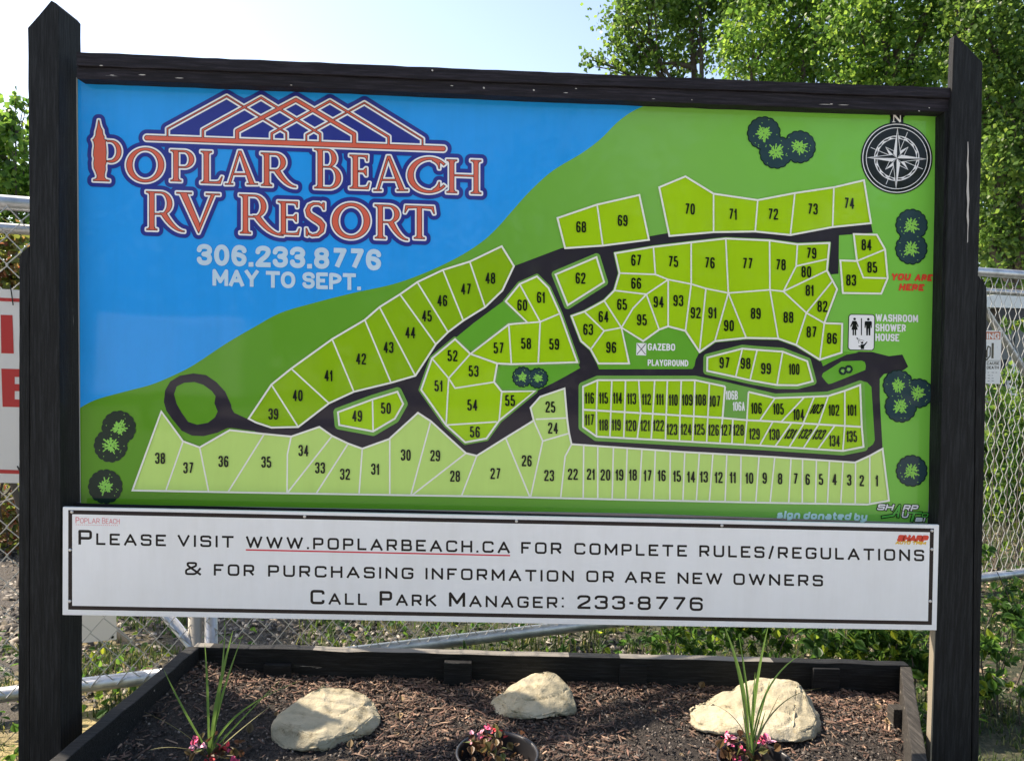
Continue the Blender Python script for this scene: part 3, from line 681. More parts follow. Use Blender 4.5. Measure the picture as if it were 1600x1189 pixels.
# lot numbers
NUM = '''38 250 716,37 294 731,36 349 721,35 416 722,34 474 704,33 500 731,32 539 741,31 586 733,30 634 711,29 680 712,28 711 744,27 774 740,26 823 720,25 860 636,24 864 669,23 858 743,22 895 741,21 923 741,20 946 742,19 968 742,18 989 742,17 1012 743,16 1034 743,15 1058 744,14 1080 745,13 1100 745,12 1123 746,11 1145 746,10 1171 747,9 1195 747,8 1219 748,7 1243 748,6 1262 749,5 1283 749,4 1304 749,3 1327 750,2 1346.6 751,1 1370 751,39 427 647,40 465 618,41 513 587,42 564 561,43 607 543,44 641 520,45 667 494,46 691 470,47 728 452,48 766 435,49 558 650,50 603 638,51 685 603,52 707 556,53 740 580,54 738 633,55 797 626,56 742 675,57 779 544,58 822 537,59 866 538,60 816 477,61 845 465,62 907 435,63 919 515,64 943 495,65 972 476,66 994 443,67 994 407,68 908 355,69 973 345,70 1078 327,71 1145 335,72 1208 335,73 1270 327,74 1327 318,75 1052 409,76 1109 411,77 1168 412,78 1220 414,79 1268 396,80 1260 425,81 1265 454,82 1285 479,83 1330 438,84 1354 383,85 1363 418,86 1300 529,87 1268 519,88 1232 496,89 1181 490,90 1139 509,91 1113 489,92 1087 489,93 1060 470,94 1029 472,95 1003 500,96 955 543,97 1132 567,98 1165 568,99 1197 576,100 1241 577,101 1331 641,102 1303 641,103i 1276 639,104 1248 648,105 1216.5 639,106 1182 638,107 1117 627,108 1095 625,109 1074 625,110 1052 625,111 1031 624,112 1010 624,113 987 623,114 965 622,115 943 622,116 921 622,117 921 656,118 943 664,119 963 664,120 986 665,121 1008 665,122 1029 665,123 1050 671,124 1072 671,125 1093 671,126 1115 672,127 1135 672,128 1154 672,129 1179 678,130 1210 679,131i 1235 678,132i 1258 678,133i 1280 679,134 1304 689,135 1331 682'''
DIG = Sheet(); cache = {}
def digit(sh, ch, x, yb, gw, h, w, slant=0, slope=0, R=.75, m=0):
    key = (ch, gw, h, w, slant, slope, R)
    if key not in cache:
        F, a, b = field(glyph(ch, 0, 0, gw, h, w, R, 1e9, slant, slope), 1.2, .3); cache[key] = iso(F, a, b, .3, 0)
    vs, fs = cache[key]; sh.add([(x + q[0], yb + q[1]) for q in vs], fs, m)
for it in NUM.split(','):
    t, cx, cy = it.split(); cx, cy = float(cx), float(cy); it_ = t.endswith('i'); t = t.rstrip('i')
    three = len(t) == 3
    h, gw, w, gp = (17.4, 5.7, 2.15, 1.1) if three else (17.4, 7.0, 2.5, 1.6)
    if it_: h, gw = 15.5, 5.6
    ws = [gw * .55 if c == '1' else gw for c in t]; tot = sum(ws) + gp * (len(t) - 1); x = cx - tot / 2
    for c, g in zip(t, ws):
        digit(DIG, c, x - (4 if it_ else 0), cy + h / 2 + .022 * (x - cx), g, h, w, .55 if it_ else 0); x += g + gp
DIG.build('lot_numbers_print', lay(LN), M_blk, panel)

# title: emblem, words, phone line
LT, bar, sil = truss(); TP = title_prims()
allp = LT + [bar] + TP
F, x0, y0 = field(allp + [sil], 12.5, .5)
s = Sheet(); s.add(*iso(F, x0, y0, .5, 9.2)); s.build('title_print', lay(7), M_navy, panel)
F, x0, y0 = field(allp, 5, .4)
for lv, mt, k in ((2.9, M_wht, 8), (.3, M_dark, 9), (-.75, M_red, 10)):
    s = Sheet(); s.add(*iso(F, x0, y0, .4, lv)); s.build('title_print', lay(k), mt, panel)
s = Sheet()
for g in text('306.233.8776', 307.5, 595.5, 414.5, 33.5, 7.6, R=.98, slope=.03, gap=.1, wr=.82): s.ink(g, 0, .4)
for g in text('MAY', 332, 404, 446.4, 26, 5.9, R=.9, slope=.03, gap=.06, wr=.9): s.ink(g, 0, .4)
for g in text('TO', 415.5, 461.5, 449.5, 26, 5.9, R=.95, slope=.03, gap=.06, wr=.9): s.ink(g, 0, .4)
for g in text('SEPT.', 472.5, 564, 451, 26, 5.9, R=.95, slope=.03, gap=.08, wr=.85): s.ink(g, 0, .4)
s.build('phone_print', lay(8), M_phone, panel)

# compass rose
cx, cy = 1401.2, 247.7
s = Sheet(); circ = lambda r, n=72, cx=cx, cy=cy: arc(cx, cy, r, r, 0, 360, n)[:-1]
s.poly(circ(56)); s.build('compass_print', lay(7), M_blk, panel)
s = Sheet(); s.poly([(1391, 178), (1393, 175), (1411, 175.6), (1414, 178), (1413.6, 183), (1411.6, 184), (1411.8, 193.4), (1390, 193), (1391.6, 184), (1390.6, 182)]); s.build('compass_print', lay(8), M_blk, panel)
s = Sheet()
s.poly([circ(53.8), circ(52.5)]); s.poly([circ(48.2), circ(47.1)])
s.poly([arc(cx, cy, 35.4, 35.4, 0, 360, 64)[:-1], [(cx + (34.3 if i % 2 else 33.3) * math.cos(i * math.pi / 16), cy + (34.3 if i % 2 else 33.3) * math.sin(i * math.pi / 16)) for i in range(32)]])
s.poly([[(cx + (31.2 if i % 2 else 33.6) * math.cos((i + .5) * math.pi / 16), cy + (31.2 if i % 2 else 33.6) * math.sin((i + .5) * math.pi / 16)) for i in range(32)], circ(30.6, 32)])
s.build('compass_print', lay(9), M_wht, panel)
s = Sheet()
for a in (22.5, 112.5, 202.5, 292.5):
    r = math.radians(a); u = (math.sin(r), -math.cos(r)); v = (-u[1] * .45, u[0] * .45)
    s.poly([(cx + u[0] * 8 + v[0], cy + u[1] * 8 + v[1]), (cx + u[0] * 44 + v[0], cy + u[1] * 44 + v[1]), (cx + u[0] * 44 - v[0], cy + u[1] * 44 - v[1]), (cx + u[0] * 8 - v[0], cy + u[1] * 8 - v[1])])
s.build('compass_print', lay(10), M_wht, panel)
sw, sb = Sheet(), Sheet()
for a, R0, w0 in [(45, 25, 5.5), (135, 25, 5.5), (225, 25, 5.5), (315, 25, 5.5)]:
    r = math.radians(a); u = (math.sin(r), -math.cos(r)); v = (-u[1] * w0, u[0] * w0)
    sw.poly([(cx, cy), (cx + u[0] * 9 - v[0], cy + u[1] * 9 - v[1]), (cx + u[0] * R0, cy + u[1] * R0)])
    sb.poly([(cx + u[0] * 2, cy + u[1] * 2), (cx + u[0] * 9 + v[0], cy + u[1] * 9 + v[1]), (cx + u[0] * R0, cy + u[1] * R0)])
    strip(sw, [(cx + u[0] * 9 + v[0], cy + u[1] * 9 + v[1]), (cx + u[0] * R0, cy + u[1] * R0)], .8)
sb.build('compass_print', lay(11), M_blk, panel); sw.build('compass_print', lay(12), M_wht, panel)
sw, sb = Sheet(), Sheet()
for a, R0 in ((0, 46.5), (90, 46), (180, 46.5), (270, 46)):
    r = math.radians(a + 1.2); u = (math.sin(r), -math.cos(r)); v = (-u[1] * 5.5, u[0] * 5.5)
    sb.poly([(cx, cy), (cx + u[0] * 7 + v[0], cy + u[1] * 7 + v[1]), (cx + u[0] * R0, cy + u[1] * R0)])
    sw.poly([(cx, cy), (cx + u[0] * 7 - v[0], cy + u[1] * 7 - v[1]), (cx + u[0] * R0, cy + u[1] * R0)])
    strip(sw, [(cx + u[0] * 7 + v[0], cy + u[1] * 7 + v[1]), (cx + u[0] * R0, cy + u[1] * R0)], .8)
sb.build('compass_print', lay(13), M_blk, panel); sw.build('compass_print', lay(14), M_wht, panel)
s = Sheet()
s.ink([('l', [(1396.4, 191), (1396.6, 179.4)], 1.5, False, False), ('l', [(1406.9, 179.8), (1406.8, 191)], 1.5, False, False), ('l', [(1396.6, 179.4), (1407, 191)], 3, False, False),
       ('l', [(1393.8, 179.2), (1398.6, 179.2)], 1, False, False), ('l', [(1404.2, 179.4), (1409.6, 179.4)], 1, False, False), ('l', [(1393.8, 191), (1399, 191)], 1, False, False)], 0, .3)
s.build('compass_print', lay(15), M_wht, panel)

# printed trees
def blob(cx, cy, r, seed):
    q = random.Random(seed); n = 15; out = []
    for i in range(n * 6):
        a = 2 * math.pi * i / (n * 6); k = abs(math.sin(a * n / 2 + q.random() * .1))
        out.append((cx + (r - 1.6 + 1.8 * k ** .6) * math.cos(a), cy + (r - 1.6 + 1.8 * k ** .6) * math.sin(a)))
    return out
ts = [Sheet(), Sheet(), Sheet()]
groups = [[(1193.5, 208.5, 26.5), (1212.5, 238, 26.5), (1249, 230, 26)], [(1424.4, 352, 25.5), (1424, 388.5, 25.5)], [(1403.5, 602, 24.5), (1435, 614.5, 23.5), (1407.5, 635, 25.5)], [(1424.5, 735.5, 25)],
          [(185.5, 668.5, 27), (173, 696, 26.5)], [(164.5, 760, 27)], [(816.5, 589, 16.5), (840.5, 591, 16.5)], [(1316.8, 579.6, 6.6), (1326, 577, 6.8)]]
for gi, g in enumerate(groups):
    for wch, off in ((0, 0), (1, -1.7)):
        F, a, b = field([('p', [blob(x, y, r, gi * 7 + i)]) for i, (x, y, r) in enumerate(g)], 2, .5)
        ts[wch].add(*iso(F, a, b, .5, off if gi not in (4, 5) or wch == 0 else -40))
    for (x, y, r) in g:
        q = random.Random(int(x)); pr = []; k = r / 26
        for i in range(15):
            a = 2 * math.pi * i / 15 + q.uniform(-.15, .15); R1 = q.uniform(8, 14) * k
            p1 = (x + math.cos(a) * R1 * .55, y + math.sin(a) * R1 * .55); p2 = (x + math.cos(a + q.uniform(-.2, .2)) * R1, y + math.sin(a + q.uniform(-.2, .2)) * R1)
            pr.append(('l', [(x + math.cos(a) * 2 * k, y + math.sin(a) * 2 * k), p1, p2], q.uniform(1.4, 2.2) * k, False, True))
            pr.append(('l', [p1, (p1[0] + math.cos(a + .9) * 3 * k, p1[1] + math.sin(a + .9) * 3 * k)], 1.5 * k, False, True))
            if i % 2 and k > .5:
                a2 = q.uniform(0, 6.28); rr = q.uniform(15, 22) * k; pr.append(('l', [(x + math.cos(a2) * rr, y + math.sin(a2) * rr), (x + math.cos(a2) * rr + .3, y + math.sin(a2) * rr)], 1.3, False, True))
        ts[2].ink(pr, 0, .4)
ts[0].build('tree_symbol_print', lay(7), M_treed, panel); ts[1].build('tree_symbol_print', lay(8), M_tree, panel)
ts[2].build('tree_symbol_print', lay(9), print_mat('print_tree_centre', (120, 180, 76)), panel)

# washroom panel
s = Sheet(); s.ink([('l', [(1331, 496), (1362, 496.6), (1361, 542.6), (1330, 542)], 10, True, True), ('p', [[(1331, 496), (1362, 496.6), (1361, 542.6), (1330, 542)]])], .3, .5); s.build('washroom_print', lay(7), M_blk, panel)
s = Sheet(); s.ink([('l', [(1331, 496), (1362, 496.6), (1361, 542.6), (1330, 542)], 10, True, True), ('p', [[(1331, 496), (1362, 496.6), (1361, 542.6), (1330, 542)]])], -.9, .5); s.build('washroom_print', lay(8), M_wht, panel)
s = Sheet(); z3 = lambda x, y: (1260 + x / 4.757, 470 + y / 4.757)
s.ink([('l', [z3(358, 136), z3(358.5, 136)], 4, False, True), ('p', [[z3(342, 150), z3(372, 150), z3(389, 192), z3(382, 196), z3(370, 172), z3(382, 216), z3(334, 216), z3(346, 172), z3(332, 196), z3(325, 192)]]),
       ('p', [[z3(343, 214), z3(354, 214), z3(354, 257), z3(343, 257)]]), ('p', [[z3(359, 214), z3(370, 214), z3(370, 257), z3(359, 257)]]),
       ('p', [[z3(405, 130), z3(413, 130), z3(413, 257), z3(405, 257)]]),
       ('l', [z3(460, 138), z3(460.5, 138)], 4, False, True), ('p', [[z3(438, 152), z3(482, 152), z3(487, 160), z3(486, 202), z3(479, 202), z3(477, 170), z3(475, 258), z3(463, 258), z3(461, 206), z3(459, 206), z3(457, 258), z3(445, 258), z3(443, 170), z3(440, 202), z3(432, 202), z3(433, 160)]]),
       ('l', [z3(414, 312), z3(414.5, 312)], 3.6, False, True), ('p', [[z3(403, 324), z3(428, 324), z3(450, 302), z3(454, 306), z3(430, 340), z3(428, 360), z3(404, 360), z3(404, 346), z3(386, 340), z3(388, 334), z3(403, 336)]]),
       ('l', [z3(376, 278), z3(382, 284)], 1.8, False, True), ('l', [z3(384, 290), z3(390, 318)], .6, False, False), ('l', [z3(388, 290), z3(404, 306)], .6, False, False), ('l', [z3(390, 286), z3(430, 298)], .6, False, False)], 0, .3)
s.build('washroom_print', lay(9), M_blk, panel)
s = Sheet()
for t_, a, b, y in (('WASHROOM', 1368.2, 1434.5, 502.4), ('SHOWER', 1368, 1415.5, 517.6), ('HOUSE', 1367.8, 1405, 532.8)):
    for g in text(t_, a, b, y, 11.6, 2.3, R=.7, gap=.1, slope=.02, wr=.8): s.ink(g, 0, .3)
for g in text('GAZEBO', 1012, 1055, 547.5, 11, 2.1, R=.7, gap=.1, slope=.015, wr=.8): s.ink(g, 0, .3)
for g in text('PLAYGROUND', 1012, 1075.5, 571.6, 10, 1.9, R=.7, gap=.1, slope=.015, wr=.8): s.ink(g, 0, .3)
for t_, xx, yy in (('106B', 1134, 624.5), ('106A', 1145, 641.8)):
    x = xx
    for c in t_:
        gw = 2.6 if c == '1' else 4.8
        digit(s, c, x, yy, gw, 14, 1.7); x += gw + .6
s.poly([(994.5, 536), (1010, 536.4), (1009.6, 555.5), (994, 555)])
s.build('caption_print', lay(7), M_inkw, panel)
s = Sheet(); strip(s, [(995.5, 537.4), (1008.6, 553.8)], 1); s.build('gazebo_print', lay(8), M_blk, panel)
s = Sheet(); strip(s, [(1008.8, 537.6), (995.2, 553.6)], 1); s.build('gazebo_print', lay(9), M_blk, panel)
s = Sheet()
for t_, a, b, y in (('YOU', 1391.6, 1421.6, 438), ('ARE', 1428.6, 1455.4, 439), ('HERE', 1404, 1442.6, 454)):
    for g in text(t_, a, b, y, 10.6, 3.1, R=.5, gap=.12, slope=.02, slant=.22, wr=1): s.ink(g, 0, .3)
s.build('you_are_here_print', lay(7), M_reds, panel)
s = Sheet()
for t_, a, b, y in (('sign', 1213.5, 1249.5, 809.4), ('donated', 1254.5, 1329, 810.8), ('by', 1333.5, 1354, 813)):
    for g in text(t_, a, b, y, 11.4, 3.3, R=.6, gap=.1, slope=.02, slant=.2): s.ink(g, 0, .3)
s.build('donor_print', lay(7), print_mat('print_donor_mint', (176, 222, 206)), panel)
z5 = lambda x, y: (1200 + x / 5.714, 770 + y / 5.714)
wlet, glet = [], []
for t_, a, b, y, h in (('SH', 970, 1112, 152, 9.2), ('RP', 1200, 1330, 160, 9.6)):
    wlet += text(t_, z5(a, 0)[0], z5(b, 0)[0], z5(0, y)[1], h, 2.3, R=.4, gap=.12, slope=.02, slant=.35)
wlet += text('U', z5(1190, 0)[0], z5(1250, 0)[0], z5(0, 222)[1], 10, 2.2, R=.5, gap=.1, slant=.2) + text('BI', z5(1312, 0)[0], z5(1396, 0)[0], z5(0, 256)[1], 6.4, 2.0, R=.4, gap=.12, slope=.02, slant=.3)
glet = [[('l', [z5(1015, 216), z5(1120, 200), z5(1176, 112), z5(1160, 218)], 3.0, False, False)], [('l', [z5(1120, 178), z5(1170, 176)], 2.2, False, False)],
        [('l', [z5(1250, 176), z5(1375, 178)], 2.6, False, False)], [('l', [z5(1306, 178), z5(1282, 254)], 3.6, False, False)], text('O', z5(1368, 0)[0], z5(1426, 0)[0], z5(0, 218)[1], 7, 2.0, R=.5, slant=.25)[0]]
s = Sheet(); s.ink([p for g in wlet + glet for p in g], 1.3, .35); s.build('donor_print', lay(7), M_blk, panel)
s = Sheet()
for g in wlet: s.ink(g, 0, .3)
s.build('donor_print', lay(8), M_wht, panel)
s = Sheet(); s.ink([p for g in glet for p in g], 0, .3); s.build('donor_print', lay(9), print_mat('print_donor_green', (70, 158, 62)), panel)

# banner
def banner_mat(name, c, k=1.42): return print_mat(name, c, k, .3)
M_ban = banner_mat('banner_white', (245, 244, 244))
BAN = [(98, 792), (500, 800), (1000, 810), (1467.5, 820), (1465.5, 900), (1463.5, 984.5), (1000, 977), (500, 967.5), (97.5, 960.5)]
banner = prism(BAN, -.066, -.0565, 'banner', M_ban, sign, .0012)
bl = lambda k: -.0664 - .0002 * k
s = Sheet()
o = [(106.7, 796.6), (1459.3, 825.4), (1456, 976), (106.6, 952)]; i_ = [(112.8, 803.2), (1453, 831.4), (1450, 970), (112.8, 946)]
q = Sheet(); q.poly(i_); q.build('banner_field', bl(0), banner_mat('banner_field_grey', (219, 217, 217)), banner)
s.poly([o, i_]); s.build('banner_border', bl(0), banner_mat('banner_black', (34, 26, 28), .9), banner)
s = Sheet()
SLP = .0203
for t_, a, b, y, c in (('PLEASE', 122.4, 259.3, 850.5, 1), ('VISIT', 277.6, 365, 853.6, 0), ('WWW.POPLARBEACH.CA', 384.4, 796.6, 855.7, 0), ('FOR', 814.2, 877.6, 864.5, 0), ('COMPLETE', 897.4, 1073.4, 866, 0), ('RULES/REGULATIONS', 1092.6, 1444, 869.6, 0)):
    for g in text(t_, a, b, y, 18.2, 3.3, R=.5, maxr=3.6, slope=SLP, gap=.36, caps=(23, 4.2) if c else None): s.ink(g, 0, .33)
for t_, a, b, y in (('&', 289, 314, 898), ('FOR', 334, 397.6, 898.8), ('PURCHASING', 418.8, 646, 900.4), ('INFORMATION', 664.8, 896.6, 904.8), ('OR', 916, 959.6, 909), ('ARE', 976.4, 1039.6, 910.2), ('NEW', 1058.6, 1128.4, 911.8), ('OWNERS', 1146, 1286, 913.4)):
    for g in text(t_, a, b, y, 20.5 if t_ == '&' else 18.0, 3.3, R=.5, maxr=3.6, slope=.0185, gap=.36): s.ink(g, 0, .33)
for t_, a, b, y, c in (('CALL', 485, 573.4, 943.6, 1), ('PARK', 593, 681.6, 945.4, 1), ('MANAGER:', 701.4, 881, 947.2, 1), ('233-8776', 902, 1098.2, 950.8, 0)):
    for g in text(t_, a, b, y, 21.5 if not c else 18.0, 3.8 if not c else 3.3, R=.5 if c else .7, maxr=3.6 if c else 5, slope=.018, gap=.36 if c else .3, caps=(22.5, 4.2) if c else None): s.ink(g, 0, .33)
s.build('banner_lettering', bl(1), banner_mat('banner_ink', (24, 20, 22), .9), banner)
s = Sheet(); s.poly([(384, 857.6), (797, 866.6), (797, 868.8), (384, 860)]); s.build('banner_underline', bl(1), banner_mat('banner_red', (190, 62, 72)), banner)
s = Sheet()
for g in text('POPLAR', 118, 156, 817, 8.2, .95, R=.8, gap=.12, slope=.02, wr=.8, caps=(9.5, 1.4)) + text('BEACH', 159.5, 187, 818, 8.2, .95, R=.8, gap=.12, slope=.02, wr=.8, caps=(9.2, .9)): s.ink(g, 0, .3)
for k in range(22):
    x = 118.5 + k * 3.05; s.ink([('l', [(x, 819.4 + .02 * (x - 118)), (x + 1.7, 819.5 + .02 * (x - 118))], .9, False, False)], 0, .3)
s.build('banner_badge', bl(1), banner_mat('banner_rose', (196, 120, 124)), banner)
wl_ = text('SHARP', 1402, 1448, 845.2, 9, 2.2, R=.4, gap=.06, slope=.02, slant=.35)
s = Sheet()
for g in wl_: s.ink(g, .9, .35)
s.build('banner_badge', bl(1), banner_mat('banner_badge_red', (190, 60, 44)), banner)
s = Sheet()
for g in text('AUTO', 1399, 1422, 849.6, 4.4, 1.1, R=.4, gap=.1, slope=.02, slant=.3) + text('TRIM', 1425, 1446, 850.2, 4.4, 1.1, R=.4, gap=.1, slope=.02, slant=.3): s.ink(g, .3, .3)
s.build('banner_badge', bl(2), banner_mat('banner_badge_gold', (200, 160, 60)), banner)
M_screw = base_mat('zinc_screw', (.55, .55, .55), .35, Metallic=.9)
scr = None
for (x, y) in [(112.5, 799.6), (476, 807), (807, 814), (1128, 821), (1456, 829), (1456, 858), (109.6, 859), (109, 939), (1453.4, 939)]:
    if scr is None:
        mb = MB()
        for k, (r, yy) in enumerate(((.0042, 0), (.0040, -.0016), (.0022, -.0026))): pass
        n = 12; rings = [(.0044, 0), (.0040, -.0014), (.0024, -.0024), (.0009, -.0018)]
        vs = [(r * math.cos(2 * math.pi * a / n), yy, r * math.sin(2 * math.pi * a / n)) for r, yy in rings for a in range(n)]
        fs = [(i * n + a, i * n + (a + 1) % n, (i + 1) * n + (a + 1) % n, (i + 1) * n + a) for i in range(3) for a in range(n)] + [tuple(range(3 * n, 4 * n))]
        scr = fixn(mesh_np('screw', np.array(vs), fs, True))
    o = link('screw', scr, None if scr.materials else M_screw, banner); p = UY(x, y, bl(1)); o.location = V(p)
# ------------------------------------------------------------------ GROUND
def gz(x, y):                            # gentle relief of the ground
    return .02 * math.sin(x * 1.7 + .4) * math.cos(y * 1.3) + .012 * math.sin(x * 5.1 + y * 3.7)
a = np.sinh(np.linspace(-6.2, 6.2, 150)) * 1.6
X, Y = np.meshgrid(a, a + 1.0)
Z = np.vectorize(lambda x, y: gz(x, y) + .02 * noise.noise((x * 3, y * 3, 0)) if abs(x) < 9 and abs(y) < 12 else 0)(X, Y)
nn = len(a); idx = np.arange(nn * nn).reshape(nn, nn)
fs = np.stack([idx[:-1, :-1], idx[:-1, 1:], idx[1:, 1:], idx[1:, :-1]], -1).reshape(-1, 4)
M_ground = base_mat('ground_soil', (.2, .17, .12), .9)
co = texco(M_ground)
n1 = noise_n(M_ground, co, 1.1, 5, .6); n2 = noise_n(M_ground, co, 28, 5, .7); n3 = noise_n(M_ground, co, 130, 3, .6)
dirt = ramp(M_ground, n3, [(.3, (.025, .022, .018)), (.5, (.06, .052, .044)), (.62, (.11, .10, .085)), (.74, (.22, .20, .17))])
straw = ramp(M_ground, n2, [(.35, (.16, .15, .05)), (.5, (.36, .29, .13)), (.66, (.46, .38, .20))])
mx = nd(M_ground, 'ShaderNodeMix', data_type='RGBA')
lk(M_ground, ramp(M_ground, n1, [(.46, (0, 0, 0)), (.56, (1, 1, 1))]), mx.inputs['Factor']); lk(M_ground, dirt, mx.inputs['A']); lk(M_ground, straw, mx.inputs['B'])
tcg = nd(M_ground, 'ShaderNodeTexCoord'); sxg = nd(M_ground, 'ShaderNodeSeparateXYZ'); lk(M_ground, tcg.outputs['Object'], sxg.inputs[0])
mrg = nd(M_ground, 'ShaderNodeMapRange'); lk(M_ground, sxg.outputs[0], mrg.inputs[0]); mrg.inputs['From Min'].default_value = -1.3; mrg.inputs['From Max'].default_value = -.5
mx2 = nd(M_ground, 'ShaderNodeMix', data_type='RGBA'); lk(M_ground, mrg.outputs[0], mx2.inputs['Factor']); mrf = nd(M_ground, 'ShaderNodeMapRange'); lk(M_ground, sxg.outputs[1], mrf.inputs[0]); mrf.inputs['From Min'].default_value = 1.0; mrf.inputs['From Max'].default_value = 1.7
mx0 = nd(M_ground, 'ShaderNodeMix', data_type='RGBA'); lk(M_ground, mrf.outputs[0], mx0.inputs['Factor']); lk(M_ground, mx.outputs['Result'], mx0.inputs['A']); lk(M_ground, dirt, mx0.inputs['B'])
lk(M_ground, mx0.outputs['Result'], mx2.inputs['A'])
lk(M_ground, ramp(M_ground, n2, [(.35, (.02, .028, .012)), (.5, (.04, .045, .02)), (.68, (.10, .09, .05))]), mx2.inputs['B'])  # dark grass and soil, with shade also put into the colour
mry = nd(M_ground, 'ShaderNodeMapRange'); lk(M_ground, sxg.outputs[1], mry.inputs[0]); mry.inputs['From Min'].default_value = -.5; mry.inputs['From Max'].default_value = -.9
mx3 = nd(M_ground, 'ShaderNodeMix', data_type='RGBA'); lk(M_ground, mry.outputs[0], mx3.inputs['Factor']); lk(M_ground, mx2.outputs['Result'], mx3.inputs['A'])
lk(M_ground, ramp(M_ground, n3, [(.3, (.26, .25, .23)), (.5, (.42, .40, .37)), (.7, (.55, .53, .49))]), mx3.inputs['B'])  # unseen pale foreground, added to bounce light onto the sign
lk(M_ground, mx3.outputs['Result'], bsdf(M_ground).inputs['Base Color'])
bump(M_ground, n3, .8, .02)
g = link('ground', mesh_np('ground', np.stack([X, Y, Z], -1).reshape(-1, 3), fs, True), M_ground, None, kind='structure')

# ------------------------------------------------------------------ leaves
def leaf_mat(name, stops, trans=.55, rough=.45):
    m = base_mat(name, stops[1][1], rough, Specular_IOR_Level=.45)
    geo = nd(m, 'ShaderNodeNewGeometry')
    c = ramp(m, geo.outputs['Random Per Island'], stops)
    lk(m, c, bsdf(m).inputs['Base Color'])
    tr = nd(m, 'ShaderNodeBsdfTranslucent'); hs = nd(m, 'ShaderNodeHueSaturation'); hs.inputs['Value'].default_value = 1.9; hs.inputs['Hue'].default_value = .485
    lk(m, c, hs.inputs['Color']); lk(m, hs.outputs[0], tr.inputs[0])
    mix = nd(m, 'ShaderNodeMixShader'); mix.inputs[0].default_value = trans
    out = m.node_tree.nodes['Material Output']
    lk(m, bsdf(m).outputs[0], mix.inputs[1]); lk(m, tr.outputs[0], mix.inputs[2]); lk(m, mix.outputs[0], out.inputs[0])
    return m
M_leafA = leaf_mat('leaf_dark', [(0, (.035, .085, .018)), (.6, (.085, .18, .03)), (1, (.17, .27, .05))])
M_leafB = leaf_mat('leaf_bright', [(0, (.03, .085, .016)), (.45, (.085, .20, .028)), (1, (.19, .31, .05))])
M_leafC = leaf_mat('leaf_mid', [(0, (.03, .075, .016)), (.6, (.08, .17, .028)), (1, (.18, .28, .05))])
M_leafV = leaf_mat('leaf_shrub', [(0, (.02, .06, .014)), (.6, (.05, .13, .022)), (.85, (.11, .21, .03)), (1, (.26, .32, .03))])
M_leafR = leaf_mat('leaf_turning', [(0, (.06, .1, .02)), (.6, (.13, .15, .03)), (.85, (.22, .12, .05)), (1, (.25, .08, .04))])
M_bark = base_mat('bark', (.09, .075, .06), .9)
bump(M_bark, noise_n(M_bark, texco(M_bark, (20, 20, 4)), 4, 5, .7), .6, .02)

def unit(n):
    v = rng.normal(size=(n, 3)); return v / np.linalg.norm(v, axis=1)[:, None]
def leaf_faces(P, size, up=.35, shape='diamond', hang=0.3):
    """two folded triangles (or 6-vertex halves) per leaf at P"""
    n = len(P); d = unit(n); d[:, 2] -= hang; d /= np.linalg.norm(d, axis=1)[:, None]
    nn_ = unit(n); nn_[:, 2] += up; sd = np.cross(d, nn_); sd /= np.linalg.norm(sd, axis=1)[:, None] + 1e-9
    nz = np.cross(sd, d)
    L = (size * rng.uniform(.65, 1.25, n))[:, None]
    if shape == 'diamond':
        V4 = np.stack([P, P + d * L * .45 + sd * L * .40 + nz * L * .10, P + d * L, P + d * L * .45 - sd * L * .40 + nz * L * .10], 1)
        b = np.arange(n)[:, None] * 4
        F = np.concatenate([b + np.array([[0, 1, 2]]), b + np.array([[0, 2, 3]])], 0)
        return V4.reshape(-1, 3), F
    pr = [(0, 0), (.12, .22), (.35, .40), (.62, .33), (.85, .14), (1, 0)]      # half outline along the midrib
    vs = []
    for t, w in pr: vs.append(P + d * L * t - nz * L * .10 * t * t)
    for t, w in pr[1:-1]: vs.append(P + d * L * t + sd * L * w + nz * L * (.10 * w / .4 - .10 * t * t))
    for t, w in pr[1:-1]: vs.append(P + d * L * t - sd * L * w + nz * L * (.10 * w / .4 - .10 * t * t))
    k = len(vs); Vv = np.stack(vs, 1).reshape(-1, 3); b = np.arange(n)[:, None] * k
    tri = []
    for o in (6, 10):
        tri += [(0, 1, o)]
        for i in range(3): tri += [(1 + i, 2 + i, o + 1 + i), (1 + i, o + 1 + i, o + i)]
        tri += [(4, 5, o + 3)]
    F = np.concatenate([b + np.array([q]) for q in tri], 0)
    return Vv, F
def crown_points(lobes, density, clump=.16, seed=0):
    out = []
    for c, r, nmul in lobes:
        nl = int(density * nmul * (r ** 2)); nc = max(3, int(nl / 34))
        u = unit(nc) * (rng.uniform(0.15, 1, nc) ** .45)[:, None] * r * np.array([1, .9, .95])
        cc = np.asarray(c) + u
        k = rng.integers(0, nc, nl); cl = rng.uniform(.5, 1.5, nc)
        out.append(cc[k] + rng.normal(size=(nl, 3)) * clump * r * cl[k][:, None] * np.array([1, 1, .8]))
    return np.vstack(out)
def PD(px, py, d):                       # point at distance d along the view axis
    return UY(px, py, CAM[1] + d)
def branch(mb, a, b, r0, r1, bend=.15, n=6):
    a = Vector(a); b = Vector(b); o = Vector((rnd.uniform(-1, 1), rnd.uniform(-1, 1), rnd.uniform(-.3, .6))) * (b - a).length * bend
    pts = [a.lerp(b, t) + o * math.sin(t * math.pi) for t in [i / n for i in range(n + 1)]]
    mb.tube(pts, [r0 + (r1 - r0) * i / n for i in range(n + 1)], 7)
    return pts
